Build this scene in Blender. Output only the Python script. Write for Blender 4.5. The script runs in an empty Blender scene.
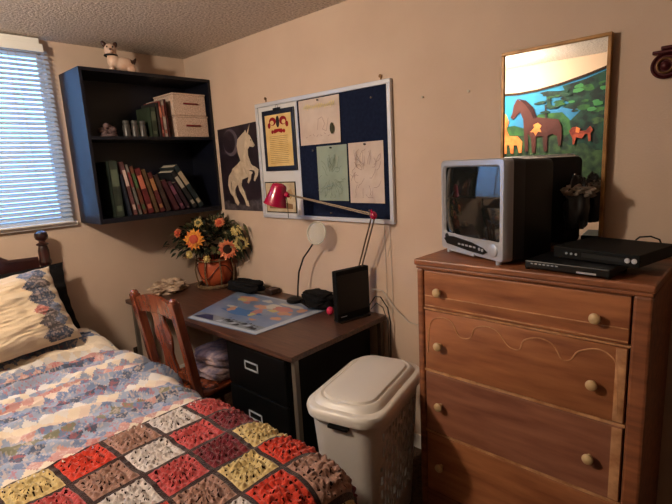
import bpy, bmesh, math, random
from mathutils import Vector, Matrix, noise
random.seed(7)
PI=math.pi
S=bpy.context.scene
COL=S.collection
# ------------------------------------------------------------------ materials
def lin(c):
    return tuple(((x/255)/12.92 if x/255<=.04045 else ((x/255+.055)/1.055)**2.4) for x in c)
def M(name,c,rough=.6,metal=0,spec=.4,c2=None,nscale=8,stretch=(1,1,1),bump=0,bscale=40,emit=None,estr=0,trans=0,alpha=1,attr=False,lo=.35,hi=.65,coat=0,detail=4,sheen=0):
    m=bpy.data.materials.new(name); m.use_nodes=True
    nt=m.node_tree; b=nt.nodes['Principled BSDF']; L=nt.links.new
    b.inputs['Base Color'].default_value=(*lin(c),1)
    b.inputs['Roughness'].default_value=rough; b.inputs['Metallic'].default_value=metal
    b.inputs['Specular IOR Level'].default_value=spec
    b.inputs['Coat Weight'].default_value=coat
    b.inputs['Sheen Weight'].default_value=sheen
    if trans: b.inputs['Transmission Weight'].default_value=trans
    if alpha<1: b.inputs['Alpha'].default_value=alpha
    if emit: b.inputs['Emission Color'].default_value=(*lin(emit),1); b.inputs['Emission Strength'].default_value=estr
    tc=nt.nodes.new('ShaderNodeTexCoord'); mp=nt.nodes.new('ShaderNodeMapping'); L(tc.outputs['Object'],mp.inputs[0])
    mp.inputs['Scale'].default_value=stretch
    colsrc=None
    if attr:
        a=nt.nodes.new('ShaderNodeAttribute'); a.attribute_name='Col'; colsrc=a.outputs['Color']; L(colsrc,b.inputs['Base Color'])
    if c2:
        n=nt.nodes.new('ShaderNodeTexNoise'); n.inputs['Scale'].default_value=nscale; n.inputs['Detail'].default_value=detail
        L(mp.outputs[0],n.inputs['Vector'])
        r=nt.nodes.new('ShaderNodeMapRange'); r.inputs[1].default_value=lo; r.inputs[2].default_value=hi
        L(n.outputs['Fac'],r.inputs[0])
        x=nt.nodes.new('ShaderNodeMix'); x.data_type='RGBA'
        L(r.outputs[0],x.inputs[0])
        if attr: L(colsrc,x.inputs[6]); x.blend_type='MULTIPLY'
        else: x.inputs[6].default_value=(*lin(c),1)
        x.inputs[7].default_value=(*lin(c2),1); L(x.outputs[2],b.inputs['Base Color'])
    if bump:
        n2=nt.nodes.new('ShaderNodeTexNoise'); n2.inputs['Scale'].default_value=bscale; n2.inputs['Detail'].default_value=3
        L(mp.outputs[0],n2.inputs['Vector'])
        bp=nt.nodes.new('ShaderNodeBump'); bp.inputs['Strength'].default_value=bump; bp.inputs['Distance'].default_value=.01
        L(n2.outputs['Fac'],bp.inputs['Height']); L(bp.outputs[0],b.inputs['Normal'])
    return m
m_wall=M('wall_paint',(208,184,164),.75,c2=(202,177,157),nscale=3,bump=.12,bscale=120,spec=.2)
m_ceil=M('popcorn_ceiling',(226,214,202),.95,c2=(176,162,150),nscale=75,bump=.9,bscale=75,lo=.42,hi=.66,spec=.1)
m_floor=M('brown_carpet',(98,74,58),.95,c2=(70,52,42),nscale=60,bump=.5,bscale=200,spec=.1)
m_sill=M('sill_white',(232,224,214),.4)
m_blind=M('blind_white',(232,230,224),.45)
m_navy=M('navy_black_laminate',(10,13,28),.42,c2=(8,10,22),nscale=5,spec=.5)
m_blk=M('black_plastic',(9,9,10),.4,spec=.35)
m_blkm=M('black_matte',(8,8,9),.7,spec=.2)
m_blkfab=M('black_fabric',(20,19,21),.9,bump=.4,bscale=90,spec=.15)
m_grey=M('dark_grey_plastic',(46,47,52),.5)
m_silver=M('silver_plastic',(192,195,204),.32,metal=.4)
m_chrome=M('chrome',(215,218,222),.2,metal=1)
m_glass_scr=M('tv_glass',(26,27,26),.06,spec=.8,coat=.6)
m_desk=M('desk_walnut',(98,66,52),.36,c2=(54,34,27),nscale=6,stretch=(16,1,16),spec=.5,lo=.3,hi=.7,detail=6)
m_deskedge=M('desk_walnut_edge',(58,36,28),.4)
m_dress=M('dresser_wood',(160,100,66),.42,c2=(104,60,40),nscale=4.5,stretch=(6,1,9),spec=.45,lo=.3,hi=.72,detail=6,bump=.05,bscale=30)
m_dress2=M('dresser_drawer_wood',(176,114,74),.42,c2=(124,72,46),nscale=4,stretch=(5,1,7),spec=.45,lo=.3,hi=.75,detail=6,bump=.05,bscale=30)
m_dressl=M('dresser_worn_edge',(206,156,112),.5,c2=(162,110,72),nscale=20)
m_dark=M('dresser_gap_shade',(34,20,14),.8)
m_knob=M('pale_wood_knob',(206,176,132),.4,c2=(190,156,112),nscale=30)
m_chair=M('reddish_chair_wood',(134,70,44),.25,c2=(92,42,28),nscale=5,stretch=(6,6,1),spec=.6,coat=.4)
m_chaird=M('dark_chair_wood',(70,26,18),.28,spec=.6,coat=.4)
m_head=M('dark_cherry_wood',(56,22,20),.3,c2=(34,14,13),nscale=5,stretch=(1,4,4),spec=.6,coat=.3)
m_white=M('white_plastic',(206,200,192),.35,spec=.45)
m_lid=M('lid_plastic',(214,208,200),.32,spec=.45)
m_frame=M('aluminium_white',(208,210,216),.35,metal=.25)
m_felt=M('navy_felt',(26,34,58),.95,c2=(20,27,48),nscale=60,spec=.1)
m_wb=M('whiteboard',(214,212,212),.35)
m_gold=M('gold_wood',(176,128,72),.4,c2=(140,98,52),nscale=20,metal=.15)
m_mirror=M('mirror_glass',(235,235,235),.01,metal=1)
m_red=M('magenta_enamel',(166,12,62),.25,spec=.6,coat=.4)
m_steel=M('lamp_steel',(112,98,84),.35,metal=.8)
m_terra=M('terracotta',(188,88,48),.55,c2=(150,62,36),nscale=8)
m_terrad=M('dark_band',(78,34,26),.6)
m_wick=M('wicker',(130,104,74),.8,c2=(84,62,42),nscale=60,bump=.5,bscale=120)
m_leaf=M('dark_leaf',(38,48,30),.6,c2=(22,30,20),nscale=12)
m_leaf2=M('olive_leaf',(92,92,58),.6,c2=(58,60,38),nscale=12)
m_petal=M('sunflower_petal',(226,158,60),.6,c2=(216,110,58),nscale=22)
m_petal2=M('pink_petal',(222,140,96),.6,c2=(200,88,62),nscale=22)
m_petal3=M('cream_petal',(206,184,120),.6)
m_seed=M('seed_brown',(44,24,16),.9,bump=.8,bscale=200)
m_seed2=M('seed_rose',(196,84,62),.9,bump=.8,bscale=200)
m_box=M('woven_cream_box',(222,196,176),.85,c2=(186,156,138),nscale=110,bump=.5,bscale=160)
m_boxh=M('maroon_handle',(122,26,34),.5)
m_page=M('paper_pages',(206,196,178),.8,c2=(180,168,148),nscale=60,stretch=(30,1,1))
m_cer=M('cream_ceramic',(222,196,176),.3,c2=(196,150,124),nscale=9,coat=.3)
m_cerd=M('brown_ceramic',(62,40,34),.35)
m_outlet=M('brown_outlet',(60,46,36),.5)
m_brass=M('old_brass',(120,90,60),.4,metal=.8)
m_cable=M('white_cable',(196,186,176),.5); m_cableb=M('black_cable',(18,18,20),.5)
m_winered=M('wine_iron',(72,22,26),.4,metal=.3)
m_lens=M('lens_glass',(205,208,196),.15,spec=.4,alpha=.35)
m_bag=M('plastic_bag',(176,160,144),.3,c2=(96,88,80),nscale=14,alpha=.75)
m_cloth=M('beige_cloth',(206,182,158),.85,c2=(140,114,96),nscale=22,bump=.6,bscale=60)
m_pink=M('pink_rubber',(206,44,84),.5)
m_bulb=M('lamp_glow',(255,255,255),.5,emit=(255,236,212),estr=470)
m_ebase=M('fixture_base',(190,170,140),.4,metal=.6)
m_label=M('grey_print',(170,174,180),.5)
m_mesh=M('grey_jar_glass',(60,58,58),.35,c2=(76,72,70),nscale=25)
def flat(name,c,rough=.8): return M(name,c,rough,spec=.15)
# ------------------------------------------------------------------ mesh tools
class MB:
    def __init__(s): s.v=[]; s.f=[]; s.mi=[]; s.sm=[]
    def add(s,vs,fs,mi=0,sm=False):
        o=len(s.v); s.v+= [Vector(p) for p in vs]
        for f in fs: s.f.append([o+i for i in f]); s.mi.append(mi); s.sm.append(sm)
        return s
    def box(s,x0,x1,y0,y1,z0,z1,mi=0,b=0):
        x0,x1=sorted((x0,x1));y0,y1=sorted((y0,y1));z0,z1=sorted((z0,z1))
        if b<=0:
            vs=[(x,y,z) for z in(z0,z1) for y in(y0,y1) for x in(x0,x1)]
            return s.add(vs,[(0,2,3,1),(4,5,7,6),(0,1,5,4),(2,6,7,3),(0,4,6,2),(1,3,7,5)],mi)
        bm=bmesh.new(); bmesh.ops.create_cube(bm,size=1)
        for v in bm.verts: v.co=Vector(((x0+x1)/2+v.co.x*(x1-x0),(y0+y1)/2+v.co.y*(y1-y0),(z0+z1)/2+v.co.z*(z1-z0)))
        bmesh.ops.bevel(bm,geom=bm.edges[:],offset=min(b,.45*min(x1-x0,y1-y0,z1-z0)),segments=2,profile=.5,affect='EDGES')
        s.bm(bm,mi); return s
    def bm(s,bm,mi=0,sm=False):
        bm.verts.ensure_lookup_table(); bm.verts.index_update()
        s.add([v.co.copy() for v in bm.verts],[[v.index for v in f.verts] for f in bm.faces],mi,sm); bm.free(); return s
    def tube(s,pts,r,n=10,mi=0,cap=True,closed=False):
        pts=[Vector(p) for p in pts]; N=len(pts); rs=r if isinstance(r,(list,tuple)) else [r]*N
        vs=[];fs=[]; ref=None
        for i,p in enumerate(pts):
            a=pts[(i-1)%N] if (closed or i>0) else pts[i]; c=pts[(i+1)%N] if (closed or i<N-1) else pts[i]
            t=(c-a).normalized()
            if ref is None: ref=Vector((0,0,1)) if abs(t.z)<.9 else Vector((1,0,0))
            u=t.cross(ref); 
            if u.length<1e-4: u=t.cross(Vector((0,1,0)))
            u.normalize(); w=u.cross(t).normalized(); ref=w
            for k in range(n):
                q=2*PI*k/n; vs.append(p+rs[i]*(math.cos(q)*u+math.sin(q)*w))
        R=N if closed else N-1
        for i in range(R):
            for k in range(n):
                a=i*n+k;b=i*n+(k+1)%n;c=((i+1)%N)*n+(k+1)%n;d=((i+1)%N)*n+k; fs.append((a,b,c,d))
        if cap and not closed: fs.append(list(range(n))); fs.append([(N-1)*n+k for k in range(n)][::-1])
        return s.add(vs,fs,mi,True)
    def lathe(s,prof,c=(0,0,0),axis=(0,0,1),n=24,mi=0):
        c=Vector(c); t=Vector(axis).normalized(); ref=Vector((0,0,1)) if abs(t.z)<.9 else Vector((1,0,0))
        u=t.cross(ref).normalized(); w=t.cross(u)
        vs=[];fs=[]
        for r,h in prof:
            for k in range(n):
                q=2*PI*k/n; vs.append(c+t*h+max(r,1e-5)*(math.cos(q)*u+math.sin(q)*w))
        for i in range(len(prof)-1):
            for k in range(n): fs.append((i*n+k,i*n+(k+1)%n,(i+1)*n+(k+1)%n,(i+1)*n+k))
        fs.append(list(range(n))[::-1]); fs.append([(len(prof)-1)*n+k for k in range(n)])
        return s.add(vs,fs,mi,True)
    def prism(s,poly,o,U,V,W,mi=0):   # polygon (u,v) in plane, thickness along W
        o,U,V,W=map(Vector,(o,U,V,W)); n=len(poly)
        vs=[o+U*a+V*b for a,b in poly]+[o+U*a+V*b+W for a,b in poly]
        fs=[list(range(n))[::-1],[n+i for i in range(n)]]+[(i,(i+1)%n,n+(i+1)%n,n+i) for i in range(n)]
        return s.add(vs,fs,mi)
    def ell(s,c,r,mi=0,n=16,rot=None):
        bm=bmesh.new(); bmesh.ops.create_uvsphere(bm,u_segments=n,v_segments=max(6,n//2),radius=1)
        for v in bm.verts:
            p=Vector((v.co.x*r[0],v.co.y*r[1],v.co.z*r[2]))
            if rot: p=rot@p
            v.co=p+Vector(c)
        return s.bm(bm,mi,True)
    def loft(s,rings,mi=0,cap=(True,True),sm=True):
        n=len(rings[0]); vs=[p for r in rings for p in r]; fs=[]
        for i in range(len(rings)-1):
            for k in range(n): fs.append((i*n+k,i*n+(k+1)%n,(i+1)*n+(k+1)%n,(i+1)*n+k))
        if cap[0]: fs.append(list(range(n))[::-1])
        if cap[1]: fs.append([(len(rings)-1)*n+k for k in range(n)])
        return s.add(vs,fs,mi,sm)
    def build(s,name,mats,parent=None,smooth=None,col=None,**tags):
        me=bpy.data.meshes.new(name); off=Vector(parent['_w']) if parent is not None and '_w' in parent else Vector((0,0,0))
        me.from_pydata([tuple(v-off) for v in s.v],[],s.f)
        if not isinstance(mats,(list,tuple)): mats=[mats]
        for m in mats: me.materials.append(m)
        me.polygons.foreach_set('material_index',s.mi)
        sm=s.sm if smooth is None else [smooth]*len(s.f)
        me.polygons.foreach_set('use_smooth',sm)
        if col is not None:
            at=me.color_attributes.new('Col','FLOAT_COLOR','CORNER')
            k=0
            for fi,p in enumerate(me.polygons):
                c=col[fi]
                for _ in p.loop_indices: at.data[k].color=(c[0],c[1],c[2],1); k+=1
        me.update()
        bm=bmesh.new(); bm.from_mesh(me)
        if smooth is None and col is None: bmesh.ops.recalc_face_normals(bm,faces=bm.faces)
        bm.to_mesh(me); bm.free()
        if any(sm):
            try: me.set_sharp_from_angle(angle=math.radians(42))
            except Exception: pass
        o=bpy.data.objects.new(name,me); COL.objects.link(o)
        if parent is not None:
            o.parent=parent
            if '_w' in parent: o['_w']=list(parent['_w'])
        for k,v in tags.items(): o[k]=v
        return o
def rrect(hx,hy,r,z,n=6,cx=0,cy=0):
    r=min(r,hx*.999,hy*.999); out=[]
    for qx,qy,a0 in((1,1,0),(-1,1,90),(-1,-1,180),(1,-1,270)):
        for k in range(n+1):
            a=math.radians(a0+90*k/n); out.append((cx+qx*(hx-r)+r*math.cos(a),cy+qy*(hy-r)+r*math.sin(a),z))
    return out
def thing(name,label,cat,loc=(0,0,0),rz=0,group=None,world=True):
    o=bpy.data.objects.new(name,None); COL.objects.link(o); o.empty_display_size=.05
    o.location=loc; o.rotation_euler=(0,0,rz); o['label']=label; o['category']=cat
    if group: o['group']=group
    if world and rz==0: o['_w']=list(loc)     # parts given in room coordinates
    return o
def tag(o,label,cat,group=None):
    o['label']=label; o['category']=cat
    if group: o['group']=group
    return o
def struct(mb,name,m,parent=None):
    o=mb.build(name,m,parent); 
    if parent is None: o['kind']='structure'
    return o
def noi(x,y,z=0,s=1): return noise.noise(Vector((x*s,y*s,z*s)))
# ------------------------------------------------------------------ room shell
XW,YF,H=-2.9,-5.2,2.44
struct(MB().box(XW-.1,.1,YF-.1,.1,-.1,0),'floor',m_floor)
struct(MB().box(XW-.1,.1,YF-.1,.12,H,H+.1),'ceiling',m_ceil)
WX0,WX1,WZ0,WZ1=-2.35,-.962,1.325,2.37
w=MB().box(XW-.1,WX0,0,.12,0,H).box(WX1,.1,0,.12,0,H).box(WX0,WX1,0,.12,0,WZ0).box(WX0,WX1,0,.12,WZ1,H)
struct(w,'wall_back',m_wall)
struct(MB().box(0,.1,YF,0,0,H),'wall_right',m_wall)
struct(MB().box(XW-.1,XW,YF,0,0,H),'wall_left',M('wall_paint_dimmed',(190,166,142),.8,c2=(184,160,136),nscale=3))  # wall paint made darker to offset the strong lamp light on this wall
struct(MB().box(XW-.1,.1,YF-.1,YF,0,H),'wall_front',M('unseen_wall_darkened',(92,70,54),.6,c2=(70,50,38),nscale=6,stretch=(8,8,1)))  # unseen wall, colour kept dark to cut bounce light in the room
struct(MB().box(-.62,0,-.012,0,0,.08).box(XW,-.7,-.012,0,0,.08),'baseboard_back',m_sill)
struct(MB().box(-.012,0,YF,-.012,0,.08),'baseboard_right',m_sill)
wf=MB().box(WX0,WX1,.06,.1,WZ0,WZ0+.025).box(WX0,WX1,.06,.1,WZ1-.025,WZ1).box(WX0,WX0+.025,.06,.1,WZ0,WZ1).box(WX1-.02,WX1,.06,.1,WZ0,WZ1).box((WX0+WX1)/2-.02,(WX0+WX1)/2+.02,.06,.1,WZ0,WZ1)
win=struct(wf,'window_1',m_sill)
m_pane=M('window_glass',(240,245,250),.0,trans=1,spec=.5)
MB().box(WX0+.025,WX1-.02,.078,.082,WZ0+.025,WZ1-.025).build('glass_pane',m_pane,win)
struct(MB().box(WX0-.03,WX1+.04,-.028,.06,WZ0-.03,WZ0-.003,b=.004),'trim_1',m_sill)
# ------------------------------------------------------------------ blind
bl=thing('venetian_blind','white slatted venetian blind half closed over the window','blind',(-1.67,-.05,2.4))
BX1=-.955
sl=MB(); n=37
for i in range(n):
    z=1.345+i*(2.36-1.345)/(n-1); a=math.radians(43)
    hw=.0165; dy=hw*math.cos(a); dz=hw*math.sin(a)
    prof=[(-dy,-dz),(-dy*.3+.0025,-dz*.3+.0015),(dy*.3+.0025,dz*.3+.0015),(dy,dz)]
    vs=[];
    for x in (-2.36,BX1): 
        for yy,zz in prof: vs.append((x,-.042-yy*-1,z+zz))
        for yy,zz in prof[::-1]: vs.append((x,-.042+yy+.0006,z+zz-.0009))
    fs=[(k,(k+1)%8,8+(k+1)%8,8+k) for k in range(8)]+[tuple(range(8))[::-1],tuple(range(8,16))]
    sl.add(vs,fs)
m_slat=M('blind_slat',(206,205,200),.5)
nt=m_slat.node_tree; pb=nt.nodes['Principled BSDF']; tr=nt.nodes.new('ShaderNodeBsdfTranslucent'); tr.inputs[0].default_value=(.8,.82,.85,1)
mx=nt.nodes.new('ShaderNodeMixShader'); mx.inputs[0].default_value=.38
nt.links.new(pb.outputs[0],mx.inputs[1]); nt.links.new(tr.outputs[0],mx.inputs[2]); nt.links.new(mx.outputs[0],nt.nodes['Material Output'].inputs[0])
sl.build('slats',m_slat,bl)
MB().box(-2.37,-1.0,-.075,-.008,2.378,2.430,b=.003).box(-2.37,-.985,-.083,-.076,2.352,2.398,b=.002).build('head_rail',m_blind,bl)
MB().box(-2.36,BX1,-.056,-.028,1.318,1.330,b=.003).build('bottom_rail',m_blind,bl)
MB().tube([(-1.02,-.058,2.35),(-1.03,-.058,1.9),(-1.035,-.06,1.5),(-1.02,-.058,1.36)],.0018,6).tube([(-1.13,-.058,2.35),(-1.13,-.06,1.65),(-1.10,-.06,1.5),(-1.06,-.06,1.38)],.0015,6).build('lift_cord',m_cable,bl)
for xx in (-1.17,-1.65,-2.1):
    MB().tube([(xx,-.066,2.35),(xx,-.066,1.33)],.0012,6).build('ladder_cord',m_cable,bl)
MB().box(-.672,-.616,-.007,-.0005,.26,.345,b=.002).box(-.655,-.633,-.009,-.007,.31,.33,1).box(-.655,-.633,-.009,-.007,.275,.295,1).build('wall_outlet',[m_outlet,m_blk],None,label='brown electrical outlet on the wall behind the wooden chair',category='outlet')
# ------------------------------------------------------------------ wall shelf
D=.325
SX0,SX1,SZ0,SZ1=-.895,-.004,1.305,2.243
ws=thing('wall_bookcase','navy black two-shelf bookcase hung in the corner under the ceiling','bookcase',(-.45,0,SZ0))
for a,b in ((SX0,SX0+.018),(SX1-.018,SX1)): MB().box(a,b,-D,-.001,SZ0,SZ1,b=.001).build('side_panel',m_navy,ws)
MB().box(SX0+.018,SX1-.018,-D,-.001,SZ1-.02,SZ1).build('top_panel',m_navy,ws)
MB().box(SX0+.018,SX1-.018,-D,-.001,SZ0,SZ0+.03).build('bottom_panel',m_navy,ws)
SHZ=1.842
MB().box(SX0+.018,SX1-.018,-D+.003,-.01,SHZ-.02,SHZ).build('shelf',m_navy,ws)
MB().box(SX0+.018,SX1-.018,-.009,-.001,SZ0+.03,SZ1-.02).build('back_panel',m_navy,ws)
# storage boxes
for i,(z0,z1,dx,lab) in enumerate(((SHZ+.001,SHZ+.146,.012,'cream woven storage box with maroon handle, lower of the two in the bookcase'),(SHZ+.148,SHZ+.298,.006,'cream woven storage box with maroon handle, upper of the two in the bookcase'))):
    t=thing('storage_box',lab,'box',(-.165+dx,-.15,z0),group='woven boxes in the wall bookcase')
    x0,x1=-.30+dx,-.045+dx
    MB().box(x0,x1,-.295,-.03,z0,z1-.012,b=.004).build('box_body',m_box,t)
    MB().box(x0-.003,x1+.003,-.298,-.027,z1-.011,z1,b=.002).build('lid',m_box,t)
    xc=(x0+x1)/2+.005; zc=(z0+z1)/2+.005
    MB().tube([(xc-.055,-.297,zc),(xc-.048,-.304,zc),(xc+.048,-.304,zc),(xc+.055,-.297,zc)],.0055,8).build('handle',m_boxh,t)
# books
def book(xl,t,h,th,c,label,shelfz,group,depth=.17,yf=-.27,band=None):
    mc=M('cover',c,.45,c2=tuple(int(k*.7) for k in c),nscale=14,spec=.4)
    u=Vector((math.cos(th),0,math.sin(th))); s=Vector((-math.sin(th),0,math.cos(th)))
    o=Vector((xl,yf,shelfz+.0008))
    r=thing('book',label,'book',tuple(o),group=group)
    def ob(u0,u1,y0,y1,s0,s1,mb,mi=0):
        vs=[o+u*a+s*c_+Vector((0,b_,0)) for c_ in(s0,s1) for b_ in(y0,y1) for a in(u0,u1)]
        mb.add(vs,[(0,2,3,1),(4,5,7,6),(0,1,5,4),(2,6,7,3),(0,4,6,2),(1,3,7,5)],mi)
    mb=MB(); k=.003 if t>.012 else .0015
    ob(0,k,0,depth,0,h,mb); ob(t-k,t,0,depth,0,h,mb); ob(0,t,0,k,0,h,mb)
    mats=[mc]
    if band:
        mats.append(flat('spine_band',band)); ob(t*.12,t*.88,-.0005,.0005,h*.55,h*.85,mb,1); ob(t*.2,t*.8,-.0005,.0005,h*.1,h*.2,mb,1)
    mb.build('cover',mats,r)
    mp=MB(); ob(k,t-k,k,depth-.004,.004,h-.004,mp); mp.build('pages',m_page,r)
    return r
xl=-.775; prev=None
G='books on the lower bookcase shelf'
bk=[(.045,.315,1,(58,74,58),'tall green-grey book standing first at the left of the lower shelf',(90,100,84)),
(.016,.24,7,(48,58,84),'short thin dark blue book beside the tall green-grey one',None),
(.022,.31,9,(168,96,98),'tall pink-spined book leaning left, third on the lower shelf',(206,180,170)),
(.018,.295,10,(190,182,170),'narrow off-white book leaning right after the tall pink one',(120,60,60)),
(.022,.285,11,(150,74,48),'rust orange book leaning between the off-white and the bright red books',(70,90,60)),
(.034,.27,12,(160,36,44),'thick bright red book in the middle of the lower shelf',(190,110,90)),
(.024,.265,13,(150,108,66),'tan-brown book leaning just right of the thick red one',None),
(.028,.245,14,(136,38,42),'dark red book leaning between the tan book and the brown one',(170,120,80)),
(.028,.23,16,(86,54,46),'dull brown book leaning right of the dark red one',None),
(.030,.2,22,(112,32,48),'short maroon book leaning steeply in the right half of the lower shelf',None),
(.026,.19,24,(92,34,66),'short plum-purple book leaning beside the short maroon one',(130,80,100)),
(.026,.185,26,(58,26,50),'short dark aubergine book next to the plum-purple one',None),
(.030,.27,30,(40,44,50),'large charcoal book leaning steeply, second from the right end',(170,164,150)),
(.034,.31,31,(40,64,70),'large dark teal book with pale edges, rightmost of the leaning row',(176,160,134))]
for t,h,deg,c,lab,bd in bk:
    th=math.radians(deg); t*=1.22; h*=1.13; c=tuple(int(20+.56*q) for q in c)
    if prev:
        pxr,ph,pth=prev; hh=min(ph*math.cos(pth),h*math.cos(th))
        xl=pxr+max(0,hh*(math.tan(th)-math.tan(pth)))+.002
    book(xl,t,h,th,c,lab,SZ0+.03,G,band=bd,depth=.2,yf=-.285)
    prev=(xl+t/math.cos(th),h,th)
G='books on the upper bookcase shelf'; prev=None; xl=-.462
for t,h,deg,c,lab,bd in [(.04,.195,0,(56,66,50),'dark green ring binder left of the other upright books on the upper shelf',(90,96,80)),
(.02,.225,2,(52,50,50),'slim charcoal book beside the dark green binder',None),
(.018,.235,2,(150,66,60),'slim red book on the upper shelf beside the cream boxes',(190,120,100)),
(.024,.245,2,(186,168,156),'tall pale book touching the cream boxes on the upper shelf',(150,90,80)),
(.014,.25,2,(100,44,44),'thin dark maroon book squeezed against the cream boxes',None)]:
    th=math.radians(deg)
    if prev:
        pxr,ph,pth=prev; xl=pxr+max(0,min(ph,h)*(math.tan(th)-math.tan(pth)))+.001
    book(xl,t,h,th,c,lab,SHZ,G,band=bd,depth=.2,yf=-.285); prev=(xl+t/math.cos(th),h,th)
for i,(x,lab) in enumerate(((-.615,'small grey glass jar, leftmost of three on the upper shelf'),(-.56,'small grey glass jar, middle of three on the upper shelf'),(-.505,'small grey glass jar touching the dark green binder on the upper shelf'))):
    t=thing('glass_jar',lab,'jar',(x,-.24,SHZ),group='grey jars on the upper shelf')
    MB().lathe([(.018,.0005),(.0235,.004),(.0235,.07),(.019,.082),(.018,.088)],(x,-.24,SHZ),n=16).build('jar_body',m_mesh,t)
    MB().lathe([(.0195,.088),(.0205,.09),(.0205,.104),(.018,.107)],(x,-.24,SHZ),n=16).build('lid',M('dull_grey_lid',(74,72,70),.5),t)
mb=MB()
for i in range(11):
    a=i*2.4; r=.012+.004*i
    mb.ell((-.735+.9*r*math.cos(a),-.24+.6*r*math.sin(a),SHZ+.03+.045*(i%4)/4+.008*math.sin(i)),(.024,.02,.016),0,10,Matrix.Rotation(a,3,'Z')@Matrix.Rotation(.6,3,'Y'))
mb.lathe([(.05,.001),(.055,.004),(.05,.018)],(-.735,-.24,SHZ),n=18)
tag(mb.build('rose_ornament',M('dusty_rose',(112,88,86),.7,c2=(70,52,54),nscale=30)),'dusty dried rose ornament on the upper shelf left of the grey jars','ornament')
# dog figurine
def blob(name,ells,vox,paint,mats,parent=None,smooth=3):
    mb=MB()
    for e in ells: mb.ell(e[0],e[1],0,14,e[2] if len(e)>2 else None)
    o=mb.build(name,mats,parent)
    r=o.modifiers.new('r','REMESH'); r.mode='VOXEL'; r.voxel_size=vox
    sm=o.modifiers.new('s','SMOOTH'); sm.factor=.5; sm.iterations=smooth
    dg=bpy.context.evaluated_depsgraph_get(); me=bpy.data.meshes.new_from_object(o.evaluated_get(dg)); old=o.data
    o.modifiers.clear(); o.data=me
    me.materials.clear()
    for m in mats: me.materials.append(m)
    for p in me.polygons:
        p.use_smooth=True; p.material_index=paint(p.center) if paint else 0
    bpy.data.meshes.remove(old); return o
dz=SZ1
dg_=thing('dog_figurine','white ceramic puppy figurine with brown ears on top of the bookcase','figurine',(-.605,-.25,dz),rz=math.radians(-12),world=False); dg_.scale=(1.12,1.12,1.2)
def dp(p):
    if p.z>.150 : return 1
    if p.x<-.082 and p.z>.14: return 1
    if abs(p.x+.005)<.012 and .05<p.z<.0: return 1
    if p.x>.052 and p.z>.045: return 1
    if (p-Vector((-.012,.0,.115))).length<.022 and p.y>0: return 1
    return 0
blob('dog_body',[((.02,0,.045),(.062,.034,.036)),((-.035,0,.06),(.034,.032,.045)),((-.045,0,.112),(.034,.032,.034)),((-.052,-.027,.102),(.017,.02,.016)),
 ((-.052,-.018,.02),(.012,.014,.026)),((-.045,.018,.02),(.012,.014,.026)),((.055,-.02,.018),(.026,.014,.02)),((.055,.02,.018),(.026,.014,.02)),((.078,0,.062),(.010,.009,.024),Matrix.Rotation(.5,3,'Y')),((-.055,-.03,.012),(.016,.018,.011)),((-.036,.03,.012),(.016,.018,.011))],.005,dp,[m_cer,m_cerd],dg_)
for s_,lx in ((-1,-.074),(1,-.018)):
    mb=MB().ell((lx,.0,.137),(.013,.012,.02),0,12,Matrix.Rotation(.6*s_,3,'Y')); mb.build('ear',m_cerd,dg_)
MB().tube([(-.045+.033*math.cos(a),.033*math.sin(a),.084) for a in [k*PI/8 for k in range(16)]],.0045,8,closed=True).build('collar',m_blk,dg_)
MB().ell((-.054,-.047,.106),(.006,.005,.005),0,10).build('nose',m_cerd,dg_)
for ex in (-.066,-.036): MB().ell((ex,-.028,.122),(.004,.004,.005),0,8).build('eye',m_blk,dg_)
# ------------------------------------------------------------------ unicorn poster
U={'horn': [(-0.747, 1.897), (-0.721, 1.829), (-0.702, 1.831)], 'body': [(-0.694, 1.862), (-0.706, 1.835), (-0.736, 1.823), (-0.762, 1.783), (-0.785, 1.753), (-0.764, 1.741), (-0.726, 1.748), (-0.703, 1.73), (-0.701, 1.687), (-0.725, 1.632), (-0.754, 1.607), (-0.732, 1.564), (-0.68, 1.541), (-0.612, 1.525), (-0.597, 1.482), (-0.632, 1.431), (-0.658, 1.381), (-0.668, 1.336), (-0.635, 1.34), (-0.617, 1.386), (-0.567, 1.449), (-0.556, 1.487), (-0.525, 1.457), (-0.526, 1.405), (-0.554, 1.359), (-0.533, 1.338), (-0.502, 1.363), (-0.477, 1.431), (-0.48, 1.501), (-0.47, 1.553), (-0.505, 1.603), (-0.569, 1.633), (-0.616, 1.661), (-0.633, 1.722), (-0.633, 1.778), (-0.656, 1.825)], 'fleg1': [(-0.709, 1.628), (-0.77, 1.611), (-0.806, 1.591), (-0.793, 1.553), (-0.756, 1.51), (-0.742, 1.52), (-0.763, 1.563), (-0.758, 1.583), (-0.702, 1.579)], 'fleg2': [(-0.686, 1.58), (-0.725, 1.569), (-0.711, 1.53), (-0.682, 1.496), (-0.667, 1.506), (-0.684, 1.536), (-0.667, 1.561)], 'mane': [(-0.685, 1.851), (-0.65, 1.835), (-0.596, 1.805), (-0.581, 1.762), (-0.589, 1.707), (-0.614, 1.649), (-0.644, 1.685), (-0.655, 1.733), (-0.666, 1.78), (-0.688, 1.822)], 'tail': [(-0.493, 1.585), (-0.453, 1.553), (-0.433, 1.489), (-0.451, 1.431), (-0.482, 1.405), (-0.473, 1.457), (-0.473, 1.514), (-0.506, 1.56)]}
def art(polys,x,sgn=-1,step=.0004):
    """flat picture layers on a plane of constant x; polygons are (y,z)"""
    mb=MB(); mats=[]
    for i,(pts,m) in enumerate(polys):
        if m not in mats: mats.append(m)
        mb.add([(x+sgn*step*(i+1),a,b) for a,b in pts],[list(range(len(pts)))],mats.index(m))
    return mb,mats
p_dark=M('poster_night',(46,34,44),.45,c2=(30,22,30),nscale=9,spec=.4); p_moon=flat('moon_grey',(92,82,90)); p_uni=M('unicorn_white',(214,196,170),.7,c2=(180,158,136),nscale=18); p_mane=flat('mane_cream',(188,170,150)); p_rock=M('rock_grey',(84,74,78),.8,c2=(54,46,50),nscale=24)
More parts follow.
